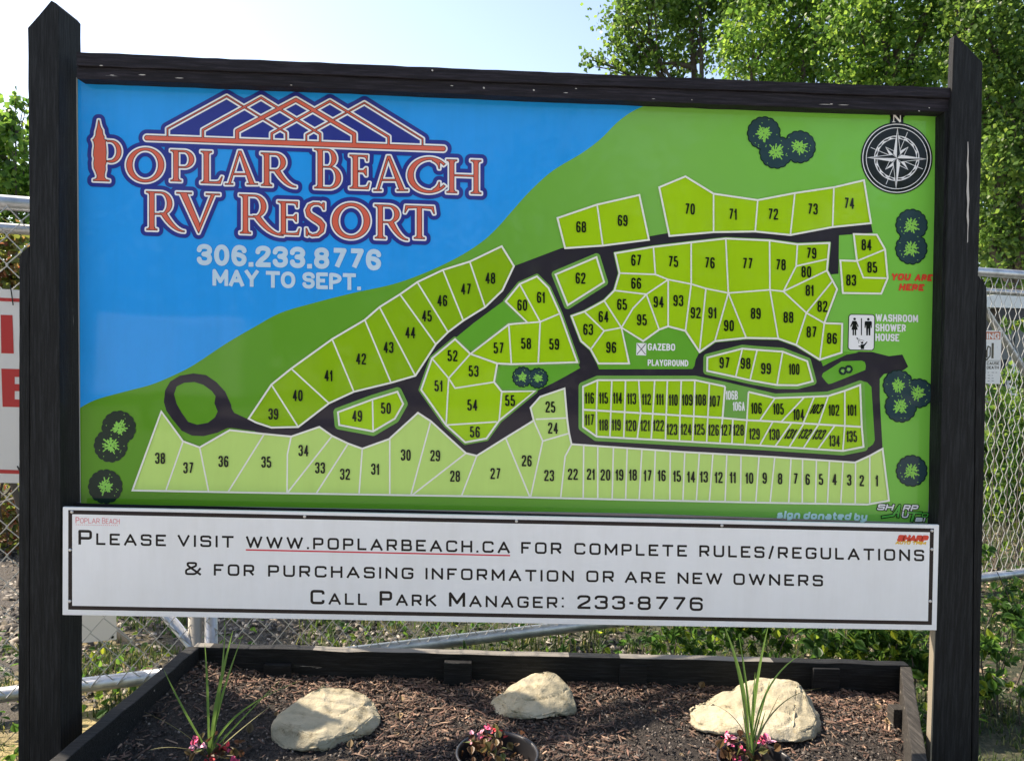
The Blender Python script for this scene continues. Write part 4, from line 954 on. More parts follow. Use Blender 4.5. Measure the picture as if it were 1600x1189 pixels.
def tree(name, label, cat, lobespx, d, base_px, mat, density, leaf, group=None, r_trunk=.12, fork_z=None, shape='diamond', clump=.2):
    t = thing(name, label, cat, group)
    lobes = [(PD(x, y, d * dd), r / FPX * d * dd, m) for x, y, r, dd, m in lobespx]
    cen = np.mean([l[0] for l in lobes], 0)
    bx = PD(base_px[0], base_px[1], d); B = Vector((bx[0], bx[1], -.05)); zf = fork_z or 2.2
    mb = MB(); fork = Vector((bx[0], bx[1], zf)); f0 = V(PD(base_px[0], base_px[1], d)); 
    tp = [B, Vector((bx[0] + .05, bx[1], zf * .5)), fork, Vector((float(cen[0] * .5 + bx[0] * .5), bx[1], max(zf + .4, cen[2])))]
    mb.tube([tp[0], tp[1], tp[2], tp[3]], [r_trunk, r_trunk * .85, r_trunk * .7, r_trunk * .3], 9)
    for c, r, m in lobes:
        s0 = fork.lerp(tp[3], rnd.uniform(0, .9)); pts = branch(mb, s0, V(c), r_trunk * .4, r_trunk * .08)
        for k in range(4):
            e = V(c) + Vector(unit(1)[0]) * r * .8; branch(mb, pts[-2 - (k % 3)], e, r_trunk * .12, r_trunk * .03, .1, 4)
    link('trunk', mb.mesh('trunk', True), M_bark, t)
    P = crown_points(lobes, density, clump)
    v, f = leaf_faces(P, leaf, shape=shape)
    link('crown', mesh_np('crown', v, f), mat, t)
    return t
dens = 5200
# distance 12 m: dark poplar; brighter ones nearer
tree('poplar_tree', 'dark green poplar with a forked trunk, its thin left twigs against the sky', 'tree',
     [(1010, 30, 62, 1, 1), (1060, -20, 85, 1.03, 1), (1105, 55, 62, 1.02, .8), (962, 92, 34, 1, .7), (926, 94, 20, 1, .5), (984, 74, 32, 1, .7), (1030, 100, 48, 1, .9), (1135, -10, 60, 1.02, 1), (980, 10, 30, 1, .5), (1005, -70, 70, 1, 1), (1090, -130, 95, 1, 1),
      (1060, 180, 60, 1, .6), (1130, 240, 60, 1, .6)], 12, (1112, 300), M_leafA, dens * .8, .078, 'poplars behind the sign', .13, 2.6)
tree('poplar_tree', 'bright yellow-green poplar just right of the dark forked one', 'tree',
     [(1178, 70, 58, .98, 1), (1235, 20, 85, 1, 1), (1205, 120, 50, .97, 1), (1270, 90, 60, 1, 1), (1185, -50, 80, 1.02, 1), (1275, -80, 100, 1, 1), (1240, 220, 70, 1, .5), (1180, 320, 60, 1, .4)],
     10.5, (1235, 300), M_leafB, dens * .95, .072, 'poplars behind the sign', .12, 2.2)
tree('poplar_tree', 'mid green poplar above the right end of the sign rail', 'tree',
     [(1345, 50, 70, 1, 1), (1400, 10, 85, 1.02, 1), (1390, 100, 50, .98, 1), (1450, 90, 62, 1, 1), (1330, 118, 40, 1, .9), (1380, -100, 100, 1, 1), (1475, -20, 80, 1, 1), (1400, 240, 80, 1, .5)],
     9.5, (1395, 300), M_leafB, dens * 1.0, .068, 'poplars behind the sign', .12, 2.0)
tree('poplar_tree', 'dense poplar behind the top of the right sign post', 'tree',
     [(1545, 60, 80, 1, 1.2), (1590, 150, 80, 1, 1.3), (1570, 250, 70, .98, 1.3), (1600, 350, 70, 1, 1.3), (1510, 130, 50, 1, 1), (1560, -60, 100, 1, 1), (1690, 60, 120, 1, 1), (1680, 250, 120, 1, 1), (1545, 370, 50, 1, 1.2), (1640, 440, 60, 1, 1)],
     8.6, (1600, 420), M_leafC, dens * 1.1, .064, 'poplars behind the sign', .14, 1.6)
tree('backdrop_poplar', 'darker tree filling the gaps behind the poplars on the right', 'tree',
     [(1330, 60, 90, 1, .6), (1450, 60, 110, 1, .6), (1580, 120, 130, 1, .8), (1200, 90, 70, 1, .5), (1600, 320, 150, 1, 1.2), (1620, 480, 120, 1, 1.2), (1480, 260, 120, 1, .6), (1350, 240, 120, 1, .5)],
     15, (1450, 300), M_leafA, dens * .36, .12, None, .18, 3)
# bushes on the left, by the gate
tree('leafy_bush', 'sunlit light green bush behind the left end of the fence, above its rail', 'bush',
     [(8, 225, 50, 1, 1.2), (34, 190, 32, 1, 1), (24, 150, 14, 1, .6), (-70, 200, 90, 1, 1), (60, 270, 60, 1, 1), (20, 310, 60, 1, 1.2), (-60, 330, 90, 1, 1), (120, 330, 80, 1, .7)], 5.2, (30, 420), M_leafB, dens * 1.9, .05, None, .03, .5)
tree('leafy_bush', 'bush with yellow and reddish leaves behind the mesh at the left edge', 'bush',
     [(10, 400, 46, 1, 1.3), (40, 440, 50, 1, 1), (-60, 420, 70, 1, 1), (20, 500, 60, 1, .8), (90, 480, 60, 1, .6), (0, 780, 50, 1.2, 1), (60, 800, 60, 1.2, 1), (-60, 800, 70, 1.2, 1), (20, 850, 40, 1.15, .8)], 4.3, (30, 640), M_leafR, dens * 2.2, .045, None, .025, .45)  # lower lobes added to stand in for shade over the gravel

# ------------------------------------------------------------------ GATE of pipe and chain link
M_galv = base_mat('galvanised_steel', (.46, .48, .50), .42, Metallic=.75)
lk(M_galv, ramp(M_galv, noise_n(M_galv, texco(M_galv), 14, 5, .65), [(.3, (.30, .32, .33)), (.6, (.50, .52, .54)), (.8, (.62, .64, .66))]), bsdf(M_galv).inputs['Base Color'])
M_galvd = base_mat('weathered_steel', (.36, .34, .30), .55, Metallic=.5)
M_wire = base_mat('fence_wire', (.50, .50, .48), .5, Metallic=.4)
GX0, GX1 = -260, 1900
def gd(px):                              # depth of the gate plane at a photo column
    # the gate runs straight from 2.80 m at column 22 to 4.55 m at column 1560
    a = PD(22, 600, 2.80); b = PD(1560, 600, 4.55)
    r = ray(px, 600); ex, ey = b[0] - a[0], b[1] - a[1]
    t = ((a[0] - CAM[0]) * ey - (a[1] - CAM[1]) * ex) / (r[0] * ey - r[1] * ex)
    return float(t * r[1])
def GP(px, py, off=0.): return V(PD(px, py, gd(px) + off))
def top(px): return 318 + (px - 22) * (427 - 318) / 1538
def mid(px): return 358 + (px - 22) * (456 - 358) / 1538
def bot(px): return 1083 + (px - 22) * (899 - 1083) / 1538
leafs = []
for (pa, pb, lab) in ((-330, 305, 'left leaf of the galvanised chain link gate, running out of the picture'), (329, 2000, 'right leaf of the galvanised chain link gate behind the map sign')):
    t = thing('chain_link_gate', lab, 'gate', 'leaves of the chain link gate'); leafs.append(t)
    mb = MB(); mb.tube([GP(pa, top(pa)), GP(pb, top(pb))], .027, 14); link('top_tube', mb.mesh('top_tube', True), M_galv, t)
    mb = MB(); mb.tube([GP(pa, mid(pa)), GP(pb, mid(pb))], .019, 12); link('middle_tube', mb.mesh('middle_tube', True), M_galv, t)
    mb = MB(); mb.tube([GP(pa, bot(pa)), GP(pb, bot(pb))], .028, 14); link('bottom_tube', mb.mesh('bottom_tube', True), M_galv, t)
    for e in (pa, pb):
        mb = MB(); mb.tube([GP(e, top(e)), GP(e, bot(e))], .026, 14); link('end_tube', mb.mesh('end_tube', True), M_galvd if e == pb and pb < 400 else M_galv, t)
mb = MB(); mb.tube([GP(-300, top(-300), .0), GP(300, 1008, .0)], .021, 12); link('brace', mb.mesh('brace', True), M_galv, leafs[0])
mb = MB(); mb.tube([GP(1440, 330, .01), GP(1700, 735, .01)], .021, 12); link('brace', mb.mesh('brace', True), M_galv, leafs[1])
# woven wires
def weave(pa, pb, parent, zlo=None):
    a, b = GP(pa, mid(pa)), GP(pb, mid(pb)); L = math.hypot(b.x - a.x, b.y - a.y); ex, ey = (b.x - a.x) / L, (b.y - a.y) / L
    s = .0445; dz = .052; n = int(L / s * 1) ; mb = MB()
    z1a, z1b = GP(pa, top(pa)).z, GP(pb, top(pb)).z; z0a, z0b = GP(pa, bot(pa)).z, GP(pb, bot(pb)).z
    ny = .007
    for i in range(n + 1):
        u = i * s; zt = z1a + (z1b - z1a) * u / L; zb = z0a + (z0b - z0a) * u / L
        k = int((zt - zb) / dz)
        if u / L > 1: break
        wob = rnd.uniform(-.002, .002)
        pts = [Vector((a.x + ex * (u + (s * 1.04 if (j + i) % 2 else 0.) + wob) - ey * (ny * (1 if (j + i) % 2 else -1)), a.y + ey * (u + (s * 1.04 if (j + i) % 2 else 0)) + ex * (ny * (1 if (j + i) % 2 else -1)) - .03, zb + j * dz)) for j in range(k + 1)]
        if len(pts) > 2: mb.tube(pts, .0025, 4, False)
    o = link('chain_link', mb.mesh('chain_link', True), M_wire, parent); return o
weave(-330, 300, leafs[0]); weave(334, 2000, leafs[1])
# bent pipe behind the gate
t = thing('bent_pipe', 'brown bent pipe arching over the gravel behind the gate', 'pipe')
pp = [V(PD(x, y, 3.5)) for x, y in ((-60, 1070), (0, 1014), (32, 999), (90, 975), (140, 962), (172, 978), (205, 1008), (228, 1040), (240, 1062))]
mb = MB(); mb.tube(pp, .019, 10); link('pipe_bend', mb.mesh('pipe_bend', True), base_mat('brown_pipe', (.26, .21, .15), .5), t)
# signs tied to the gate
M_wb = base_mat('white_sign_sheet', (.74, .73, .70), .45)
M_rs = base_mat('sign_red', (.52, .03, .03), .45)
rs = thing('red_lettered_sign', 'white board with big red letters tied to the gate at the left edge', 'sign')
def gp_poly(loops, off, name, mat, parent, thick=0):
    sh = Sheet(); [sh.poly(l) for l in loops]
    P = np.array([GP(x, y, off) for x, y in sh.v]); me = mesh_np(name, P, sh.f)
    if thick:
        bm = bmesh.new(); bm.from_mesh(me); r = bmesh.ops.extrude_face_region(bm, geom=bm.faces[:]); 
        for v in [q for q in r['geom'] if isinstance(q, bmesh.types.BMVert)]: v.co.y += thick
        bmesh.ops.recalc_face_normals(bm, faces=bm.faces); bm.to_mesh(me); bm.free()
    return link(name, me, mat, parent)
gp_poly([[(-340, 432), (112, 458), (112, 757), (-340, 745)]], -.045, 'sheet', M_wb, rs, .004)
gp_poly([[(-330, 450), (104, 470), (104, 475.5), (-330, 455)]], -.0456, 'red_border', M_rs, rs)
gp_poly([[(-330, 722), (104, 737), (104, 743), (-330, 728)]], -.0456, 'red_border', M_rs, rs)
gp_poly([[(1, 492), (19.5, 492.5), (21.5, 552.5), (2, 552)]], -.0456, 'red_letter', M_rs, rs)
gp_poly([[(2, 576), (62, 577.5), (62, 590), (23, 589), (23, 600), (55, 601), (55, 612), (23, 611), (23, 624), (62, 625), (62, 637), (4, 635.5)]], -.0456, 'red_letter', M_rs, rs)
mb = MB(); mb.tube([GP(16, 446, -.05), GP(18, 458, -.056), GP(20.5, 477, -.052)], .0022, 6); link('cable_tie', mb.mesh('cable_tie'), M_blk, rs)
mb = MB(); mb.tube([GP(27, 728, -.052), GP(31, 736, -.056)], .0024, 6); link('cable_tie', mb.mesh('cable_tie'), M_blk, rs)
wb = thing('blank_white_board', 'cream white board with a bolt behind the mesh, under the left end of the banner', 'board')
gp_poly([[(60, 880), (180, 880), (181, 999), (140, 1003), (60, 1010)]], .10, 'sheet', M_wb, wb, .006)
mb = MB(); mb.tube([GP(175.5, 995, .097), GP(175.5, 995, .10)], .006, 8); link('bolt', mb.mesh('bolt'), M_blk, wb)
ws_ = thing('warning_sign', 'small white warning sign with orange header tied to the mesh right of the sign post', 'sign')
gp_poly([[(1498, 516), (1565, 516.5), (1562.5, 600), (1497, 598)]], -.045, 'sheet', M_wb, ws_, .003)
gp_poly([[(1500, 518), (1563.6, 518.5), (1563, 530.6), (1500, 530)]], -.0455, 'orange_header', base_mat('sign_orange', (.50, .13, .05), .5), ws_)
def gp_text(prims, off, name, mat, parent, st=.25):
    sh = Sheet(); [sh.ink(p, 0, st) for p in prims]
    if sh.v: return link(name, mesh_np(name, np.array([GP(x, y, off) for x, y in sh.v]), sh.f), mat, parent)
gp_text(text('WARNING', 1503, 1561.5, 529.2, 9.0, 1.9, R=.5, gap=.12, wr=.8, slope=.01), -.0458, 'lettering', M_wb, ws_)
sh = [[('p', [[(1549.5, 536), (1553, 536), (1552.5, 560), (1549, 560)]])], [('l', [(1542, 548), (1544, 541), (1547.5, 543), (1547, 556), (1542, 562), (1536, 558), (1535, 548), (1540, 546)], 1.8, False, True)], [('l', [(1503, 563), (1562.5, 563.5)], .7, False, False)],
      [('l', [(1542, 548), (1542, 558)], 2.4, False, True)]]
sh += text('CAN CAUSE', 1527, 1561.5, 570, 4.6, .9, R=.5, gap=.15) + text('INJURY OR DEATH', 1510, 1560.5, 576.6, 4.6, .9, R=.5, gap=.15)
gp_text(sh, -.0458, 'lettering', M_blk, ws_)
for (x0_, x1_, y_) in ((1506, 1560, 582), (1506, 1558, 586.6), (1506, 1556, 591), (1506, 1559, 595)):
    gp_text([[('l', [(x, y_), (x + rnd.uniform(2, 5), y_ + .1)], .9, False, False)] for x in np.arange(x0_, x1_ - 4, 6.2)], -.0458, 'fine_print', base_mat('fine_print', (.2, .2, .2), .6), ws_)['kind'] = 'stuff'
for xy in ((1517, 512), (1559, 513)):
    mb = MB(); mb.tube([GP(xy[0], xy[1], -.03), GP(xy[0] + 1, xy[1] + 5, -.05)], .002, 6); link('cable_tie', mb.mesh('cable_tie'), M_blk, ws_)

# ------------------------------------------------------------------ utility shed at the right
sd = thing('utility_shed', 'small dark shed with curved white roof and white corner post behind the right fence', 'shed')
d_ = 7.6
def SP(px, py, dd=0): return V(PD(px, py, d_ + dd))
c0, c1 = SP(1548, 600), SP(1760, 600)
M_shw = base_mat('shed_wall', (.035, .045, .07), .6); M_shp = base_mat('shed_panel', (.14, .15, .15), .6); M_shr = base_mat('shed_roof', (.72, .73, .72), .5)
mb = MB(); w_ = (c1.x - c0.x) / 2; mb.box(((c0.x + c1.x) / 2, c0.y + 1.0, .95), (w_, 1.0, .95)); link('wall', mb.mesh('wall'), M_shw, sd)
z1 = SP(1560, 500).z; z0 = SP(1560, 562).z
for k in range(7):
    mb = MB(); x = c0.x + .02 + k * .19; mb.box((x + .09, c0.y - .012, (z0 + z1) / 2), (.088, .010, (z1 - z0) / 2)); link('panel', bevel(mb.mesh('panel'), .004), M_shp, sd)
xx = SP(1577, 640).x; mb = MB(); mb.box((xx, c0.y - .03, (SP(1577, 720).z + z0) / 2), (.045, .03, (z0 - SP(1577, 720).z) / 2)); link('corner_post', bevel(mb.mesh('corner_post'), .004), M_shr, sd)
zr0 = SP(1560, 482).z; zr1 = SP(1580, 459).z
pts = []; xc = SP(1585, 500).x; W2 = .62
prof = [(xc - W2, zr0), (xc - W2 * .96, zr0 + .05)] + [(xc - W2 * .9 + W2 * 1.8 * t, zr0 + .06 + (zr1 - zr0 - .06) * math.sin(math.pi * (t * .9 + .05))) for t in [i / 12 for i in range(13)]] + [(xc + W2 * .96, zr0 + .05), (xc + W2, zr0)]
n = len(prof); vs = [(x, c0.y - .12, z) for x, z in prof] + [(x, c0.y + 2.1, z) for x, z in prof]
fs_ = [(i, (i + 1) % n, n + (i + 1) % n, n + i) for i in range(n)] + [tuple(range(n)), tuple(range(2 * n - 1, n - 1, -1))]
link('roof', fixn(mesh_np('roof', np.array(vs), fs_)), M_shr, sd)
mb = MB(); mb.box(((c0.x + c1.x) / 2, c0.y + .9, (z1 + zr0) / 2), (w_ + .02, 1.0, (zr0 - z1) / 2 - .003)); link('fascia', mb.mesh('fascia'), base_mat('shed_fascia', (.03, .03, .035), .6), sd)

# ------------------------------------------------------------------ GARDEN BED
ZT = .35
M_bed = wood_black('bed_board_paint', base=(.011, .012, .013), axis='X', wear=.6)
M_bedr = wood_black('bed_board_weathered', base=(.035, .032, .028), axis='Y', wear=1.6, light=(.38, .34, .28))
bed = thing('raised_garden_bed', 'raised garden bed of black boards under the map sign, filled with bark mulch', 'garden bed')
def board(a, b, w, z0, z1, name, mat, rough=.002):
    a = Vector(a); b = Vector(b); d = (b - a); L = d.length; d.normalize(); nrm = Vector((-d.y, d.x, 0)); k = int(L / .06) + 1
    vs = []; 
    for i in range(k + 1):
        p = a + d * (L * i / k); j = rnd.gauss(0, rough) * .6
        for (o, z) in ((-w / 2, z0), (w / 2, z0), (w / 2, z1 + j), (-w / 2, z1 + j)): vs.append(p + nrm * (o + rnd.gauss(0, rough) * .5) + Vector((0, 0, z)))
    fs = [(i * 4 + q, i * 4 + (q + 1) % 4, i * 4 + 4 + (q + 1) % 4, i * 4 + 4 + q) for i in range(k) for q in range(4)] + [(0, 1, 2, 3), tuple(k * 4 + q for q in (3, 2, 1, 0))]
    me = fixn(mesh_np(name, np.array([tuple(v) for v in vs]), fs)); bevel(me, .003, 2, .9)
    o = link(name, me, mat, bed)
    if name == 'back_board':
        me.materials.append(base_mat('worn_sunlit_top', (.17, .16, .14), .8))  # paler worn top, with sunlight also put into its colour
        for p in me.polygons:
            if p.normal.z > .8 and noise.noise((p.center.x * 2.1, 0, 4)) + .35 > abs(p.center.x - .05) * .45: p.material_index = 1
    return o
f2 = lambda v: Vector((float(v[0]), float(v[1]), 0))
LA, LB = f2(UZ(304, 1009, ZT)), f2(UZ(99, 1180, ZT)); RA, RB = f2(UZ(1415, 1040, ZT)), f2(UZ(1437, 1182, ZT))
BA, BB = f2(UZ(306, 1011.5, ZT)), f2(UZ(1408, 1040, ZT))
bd = (BB - BA).normalized(); bn = Vector((-bd.y, bd.x, 0))
LE = LB + (LB - LA).normalized() * .42; RE = RB + (RB - RA).normalized() * .42
board(LA + (LA - LB).normalized() * .0, LE, .040, -.05, ZT, 'side_board', M_bed)
board(RA - (RB - RA).normalized() * .01, RE, .036, -.05, ZT - .003, 'side_board', M_bedr)
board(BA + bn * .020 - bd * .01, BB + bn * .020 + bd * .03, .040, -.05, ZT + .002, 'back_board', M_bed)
board(LE + Vector((.02, -.0, 0)), RE, .040, -.05, ZT - .004, 'front_board', M_bed)
for (xa, xb, ya, yb, zt) in ((412, 455, 1038, 1046, -.045), (694, 737, 1035, 1060, -.018), (969, 1011, 1039, 1057, -.020), (1271, 1312, 1044, 1070, -.012)):
    A = f2(UZ(xa, ya, ZT + zt)); B = f2(UZ(xb, ya, ZT + zt)); m = (A + B) / 2 
    mb = MB(); mb.box((m.x, m.y + .012, .15), ((B - A).length / 2, .016, ZT + zt - .15)); link('stake_block', bevel(mb.mesh('stake_block'), .003), M_bed, bed)
p = f2(UZ(1402, 1106, .29)); mb = MB(); mb.box((p.x, p.y, .18), (.022, .02, .115)); link('stake_block', bevel(mb.mesh('stake_block'), .003), M_bedr, bed)

def soil_z(x, y):
    dl = abs((x - LA.x) * (LB.y - LA.y) - (y - LA.y) * (LB.x - LA.x)) / (LB - LA).length
    return .212 + .07 * math.exp(-dl / .13) + .085 * max(0, min(1, y / .55)) * .6 + .012 * noise.noise((x * 3.1, y * 3.1, 1)) + .010 * noise.noise((x * 9, y * 9, 2)) + .004 * noise.noise((x * 30, y * 30, 3))
NU, NV = 240, 130; P = np.zeros((NV, NU, 3))
for j in range(NV):
    v = j / (NV - 1); l = (LA + bn * .01).lerp(LE, v); r = (RA + bn * .01).lerp(RE, v)
    for i in range(NU):
        q = l.lerp(r, i / (NU - 1)); P[j, i] = (q.x, q.y, soil_z(q.x, q.y))
idx = np.arange(NU * NV).reshape(NV, NU); fsq = np.stack([idx[:-1, :-1], idx[1:, :-1], idx[1:, 1:], idx[:-1, 1:]], -1).reshape(-1, 4)
M_soil = base_mat('garden_soil', (.04, .032, .026), .95)
ns = noise_n(M_soil, texco(M_soil), 90, 6, .7)
lk(M_soil, ramp(M_soil, ns, [(.35, (.016, .013, .011)), (.55, (.045, .036, .030)), (.72, (.10, .085, .07))]), bsdf(M_soil).inputs['Base Color']); bump(M_soil, ns, 1, .02)
link('bed_soil', mesh_np('bed_soil', P.reshape(-1, 3), fsq, True), M_soil, None, kind='structure')
# bark mulch
def chips(n, area, zf, L, Wd, T, seed, name, mats, spread=.45):
    r = np.random.default_rng(seed); xy = area(r, n); n = len(xy)
    z = np.array([zf(x, y) for x, y in xy]) + r.uniform(-.002, .010, n)
    yaw = r.uniform(0, math.pi * 2, n); pit = r.normal(0, spread * .5, n); rol = r.normal(0, spread, n)
    l = r.uniform(*L, n); w = r.uniform(*Wd, n); t = r.uniform(*T, n)
    cy, sy_, cp, sp, cr, sr = np.cos(yaw), np.sin(yaw), np.cos(pit), np.sin(pit), np.cos(rol), np.sin(rol)
    ex = np.stack([cy * cp, sy_ * cp, sp], -1); ey = np.stack([-sy_ * cr - cy * sp * sr, cy * cr - sy_ * sp * sr, cp * sr], -1); ez = np.cross(ex, ey)
    c = np.stack([xy[:, 0], xy[:, 1], z], -1)
    vs = []
    for (a, b, d) in ((-.5, -.3, -.5), (-.5, .3, -.5), (.1, .5, -.5), (.5, .1, -.4), (.5, -.2, -.5), (.0, -.5, -.5), (-.42, 0, .4), (.1, .2, .5), (.40, 0, .4)):
        j = r.uniform(.75, 1.25, (n, 1)); vs.append(c + ex * (a * l)[:, None] * j + ey * (b * w)[:, None] * j + ez * (d * t)[:, None])
    k = 9; Vv = np.stack(vs, 1).reshape(-1, 3); b = np.arange(n)[:, None] * k
    tri = [(0, 6, 1), (1, 6, 7), (1, 7, 2), (2, 7, 8), (2, 8, 3), (3, 8, 4), (4, 8, 7), (4, 7, 5), (5, 7, 6), (5, 6, 0)]
    F = np.concatenate([b + np.array([q]) for q in tri], 0)
    mi = np.tile(r.integers(0, len(mats), n), len(tri))
    me = mesh_np(name, Vv, F, matidx=mi)
    return link(name, me, mats, None, kind='stuff')
def bed_area(r, n, vmin=0, vmax=1):
    u = r.uniform(.012, .988, n); v = r.uniform(vmin, vmax, n)
    l = np.array([(LA.x, LA.y)]) * (1 - v)[:, None] + np.array([(LE.x, LE.y)]) * v[:, None]; q = np.array([(RA.x, RA.y)]) * (1 - v)[:, None] + np.array([(RE.x, RE.y)]) * v[:, None]
    return l * (1 - u)[:, None] + q * u[:, None]
def mulch_area(r, n):
    xy = bed_area(r, n); k = np.array([.42 + 1.3 * noise.noise((x * 2.2, y * 2.2, 5)) + 2.2 * (y - .16) + .5 * min(0, (x + .75)) for x, y in xy])
    return xy[r.uniform(0, 1, n) < np.clip(k, .04, 1)]
def cm(name, c): 
    m = base_mat(name, c, .85); 
    g = nd(m, 'ShaderNodeNewGeometry'); lk(m, ramp(m, g.outputs['Random Per Island'], [(0, tuple(q * .45 for q in c)), (.6, c), (1, tuple(q * 1.7 for q in c))]), bsdf(m).inputs['Base Color']); return m
MC = [cm('bark_red', (.14, .078, .056)), cm('bark_brown', (.10, .062, .045)), cm('bark_tan', (.24, .16, .11)), cm('bark_dark', (.05, .037, .031)), cm('bark_brown', (.10, .062, .045))]
chips(42000, mulch_area, soil_z, (.009, .040), (.0025, .008), (.0015, .0045), 3, 'bark_mulch', MC)
MP = [cm('grit', (.06, .052, .045)), cm('grit_dark', (.03, .026, .022)), cm('grit_dark', (.03, .026, .022)), cm('grit', (.06, .052, .045)), cm('grit_pale', (.15, .13, .11))]
chips(16000, bed_area, soil_z, (.003, .010), (.003, .009), (.003, .007), 4, 'soil_crumbs', MP, .6)

dl_ = bed_area(np.random.default_rng(8), 90)
v, f = leaf_faces(np.array([(x, y, soil_z(x, y) + .008) for x, y in dl_]), .026, up=3, shape='round', hang=0)
link('fallen_leaves', mesh_np('fallen_leaves', v, f), cm('dry_leaf', (.20, .14, .07)), None, kind='stuff')
# ------------------------------------------------------------------ rocks
M_rock = base_mat('limestone', (.40, .36, .26), .85)
co = texco(M_rock); ra = noise_n(M_rock, co, 6, 6, .6); rb = noise_n(M_rock, co, 55, 5, .7)
c1_ = ramp(M_rock, ra, [(.3, (.31, .285, .20)), (.55, (.41, .365, .25)), (.7, (.47, .43, .33))])
mk = ramp(M_rock, noise_n(M_rock, co, 24, 7, .72), [(.30, (.22, .19, .15)), (.38, (.80, .76, .68)), (.47, (1, 1, 1)), (.64, (1, 1, 1)), (.72, (.82, .80, .74))]); mx = nd(M_rock, 'ShaderNodeMix', data_type='RGBA'); mx.blend_type = 'MULTIPLY'; mx.inputs['Factor'].default_value = .85
lk(M_rock, c1_, mx.inputs['A']); lk(M_rock, mk, mx.inputs['B']); lk(M_rock, mx.outputs['Result'], bsdf(M_rock).inputs['Base Color']); rc = noise_n(M_rock, co, 160, 4, .7); ad_ = nd(M_rock, 'ShaderNodeMath', operation='ADD'); lk(M_rock, rb, ad_.inputs[0]); lk(M_rock, rc, ad_.inputs[1]); bump(M_rock, ad_.outputs[0], .45, .006)
def rock(label, pts, seed, amp=.006):
    bm = bmesh.new()
    for x, y, d in pts: bm.verts.new(V(UY(x, y, d - .045)))
    for v in list(bm.verts):
        pass
    bmesh.ops.convex_hull(bm, input=bm.verts)
    for v in [v for v in bm.verts if not v.link_faces]: bm.verts.remove(v)
    q = random.Random(seed); cen = sum((v.co for v in bm.verts), Vector()) / len(bm.verts)
    for i in range(11):                   # broken faces: slices off the hull
        n_ = Vector((q.uniform(-1, 1), q.uniform(-1, .1), q.uniform(-.1, 1))).normalized()
        sup = max((v.co - cen).dot(n_) for v in bm.verts)
        bmesh.ops.bisect_plane(bm, geom=bm.verts[:] + bm.edges[:] + bm.faces[:], plane_co=cen + n_ * sup * q.uniform(.86, .95), plane_no=n_, clear_outer=True)
        vs_ = [v.co.copy() for v in bm.verts]; bm.clear()
        for c in vs_: bm.verts.new(c)
        bmesh.ops.remove_doubles(bm, verts=bm.verts, dist=.002)
        bmesh.ops.convex_hull(bm, input=bm.verts)
        for v in [v for v in bm.verts if not v.link_faces]: bm.verts.remove(v)
        bmesh.ops.dissolve_limit(bm, angle_limit=.06, verts=bm.verts, edges=bm.edges)
    bmesh.ops.bevel(bm, geom=bm.edges[:], offset=.003, segments=2, affect='EDGES')
    bmesh.ops.triangulate(bm, faces=bm.faces)
    for it in range(6):
        es = [e for e in bm.edges if e.calc_length() > .010]
        if not es: break
        bmesh.ops.subdivide_edges(bm, edges=es, cuts=1); bmesh.ops.triangulate(bm, faces=bm.faces)
    bmesh.ops.smooth_vert(bm, verts=bm.verts, factor=.05, use_axis_x=True, use_axis_y=True, use_axis_z=True)
    bm.normal_update()
    for v in bm.verts:
        c = v.co; n_ = -abs(noise.noise(c * 14 + Vector((3, seed, 2)))) * amp * .8 - (amp * .55 if abs(noise.noise(c * Vector((7, 7, 16)) if False else Vector((c.x * 6, c.y * 6, c.z * 15)) + Vector((seed, 1, 0)))) < .03 else 0) + noise.noise(c * 9 + Vector((seed, 0, 0))) * amp * 1.1 + noise.noise(c * 28 + Vector((0, seed, 0))) * amp * .7 + noise.noise(c * 80) * amp * .28
        v.co += v.normal * n_
    me = bpy.data.meshes.new('rock'); bm.to_mesh(me); bm.free(); fixn(me); me.polygons.foreach_set('use_smooth', [True] * len(me.polygons))
    return link('rock', me, M_rock, None, label=label, category='rock', group='pale rocks in the garden bed')
rock('large flat pale slab of rock with a broken lower edge, leftmost in the garden bed',
     [(420, 1138, .13), (428, 1120, .18), (470, 1090, .27), (508, 1067, .34), (532, 1070, .34), (547, 1084, .31), (582, 1087, .31), (593, 1105, .27), (590, 1112, .25), (514, 1158, .08), (505, 1168, .07), (432, 1148, .12),
      (424, 1158, .14), (445, 1171, .10), (508, 1176, .075), (560, 1156, .13), (596, 1134, .20), (598, 1118, .25), (470, 1150, .40), (560, 1128, .45), (590, 1130, .38)], 3)
rock('small pale rounded rock in the middle of the garden bed',
     [(757, 1104, .33), (762, 1094, .35), (792, 1076, .38), (834, 1050, .42), (852, 1045, .43), (868, 1049, .42), (882, 1064, .40), (896, 1086, .36), (903, 1106, .31), (902, 1118, .29), (880, 1118, .27), (820, 1125, .24), (780, 1122, .25), (762, 1116, .28), (800, 1100, .29), (840, 1085, .32), (830, 1100, .55), (880, 1096, .54)], 9)
rock('broad pale rock with dark pits on the right of the garden bed',
     [(1064, 1122, .26), (1070, 1112, .29), (1100, 1092, .33), (1128, 1080, .35), (1180, 1060, .38), (1214, 1055, .39), (1250, 1066, .37), (1278, 1094, .31), (1293, 1130, .22), (1288, 1148, .19), (1262, 1160, .15), (1236, 1160, .14), (1180, 1150, .16), (1120, 1144, .19), (1080, 1140, .22),
      (1160, 1135, .19), (1240, 1140, .17), (1150, 1110, .50), (1250, 1110, .45)], 17)

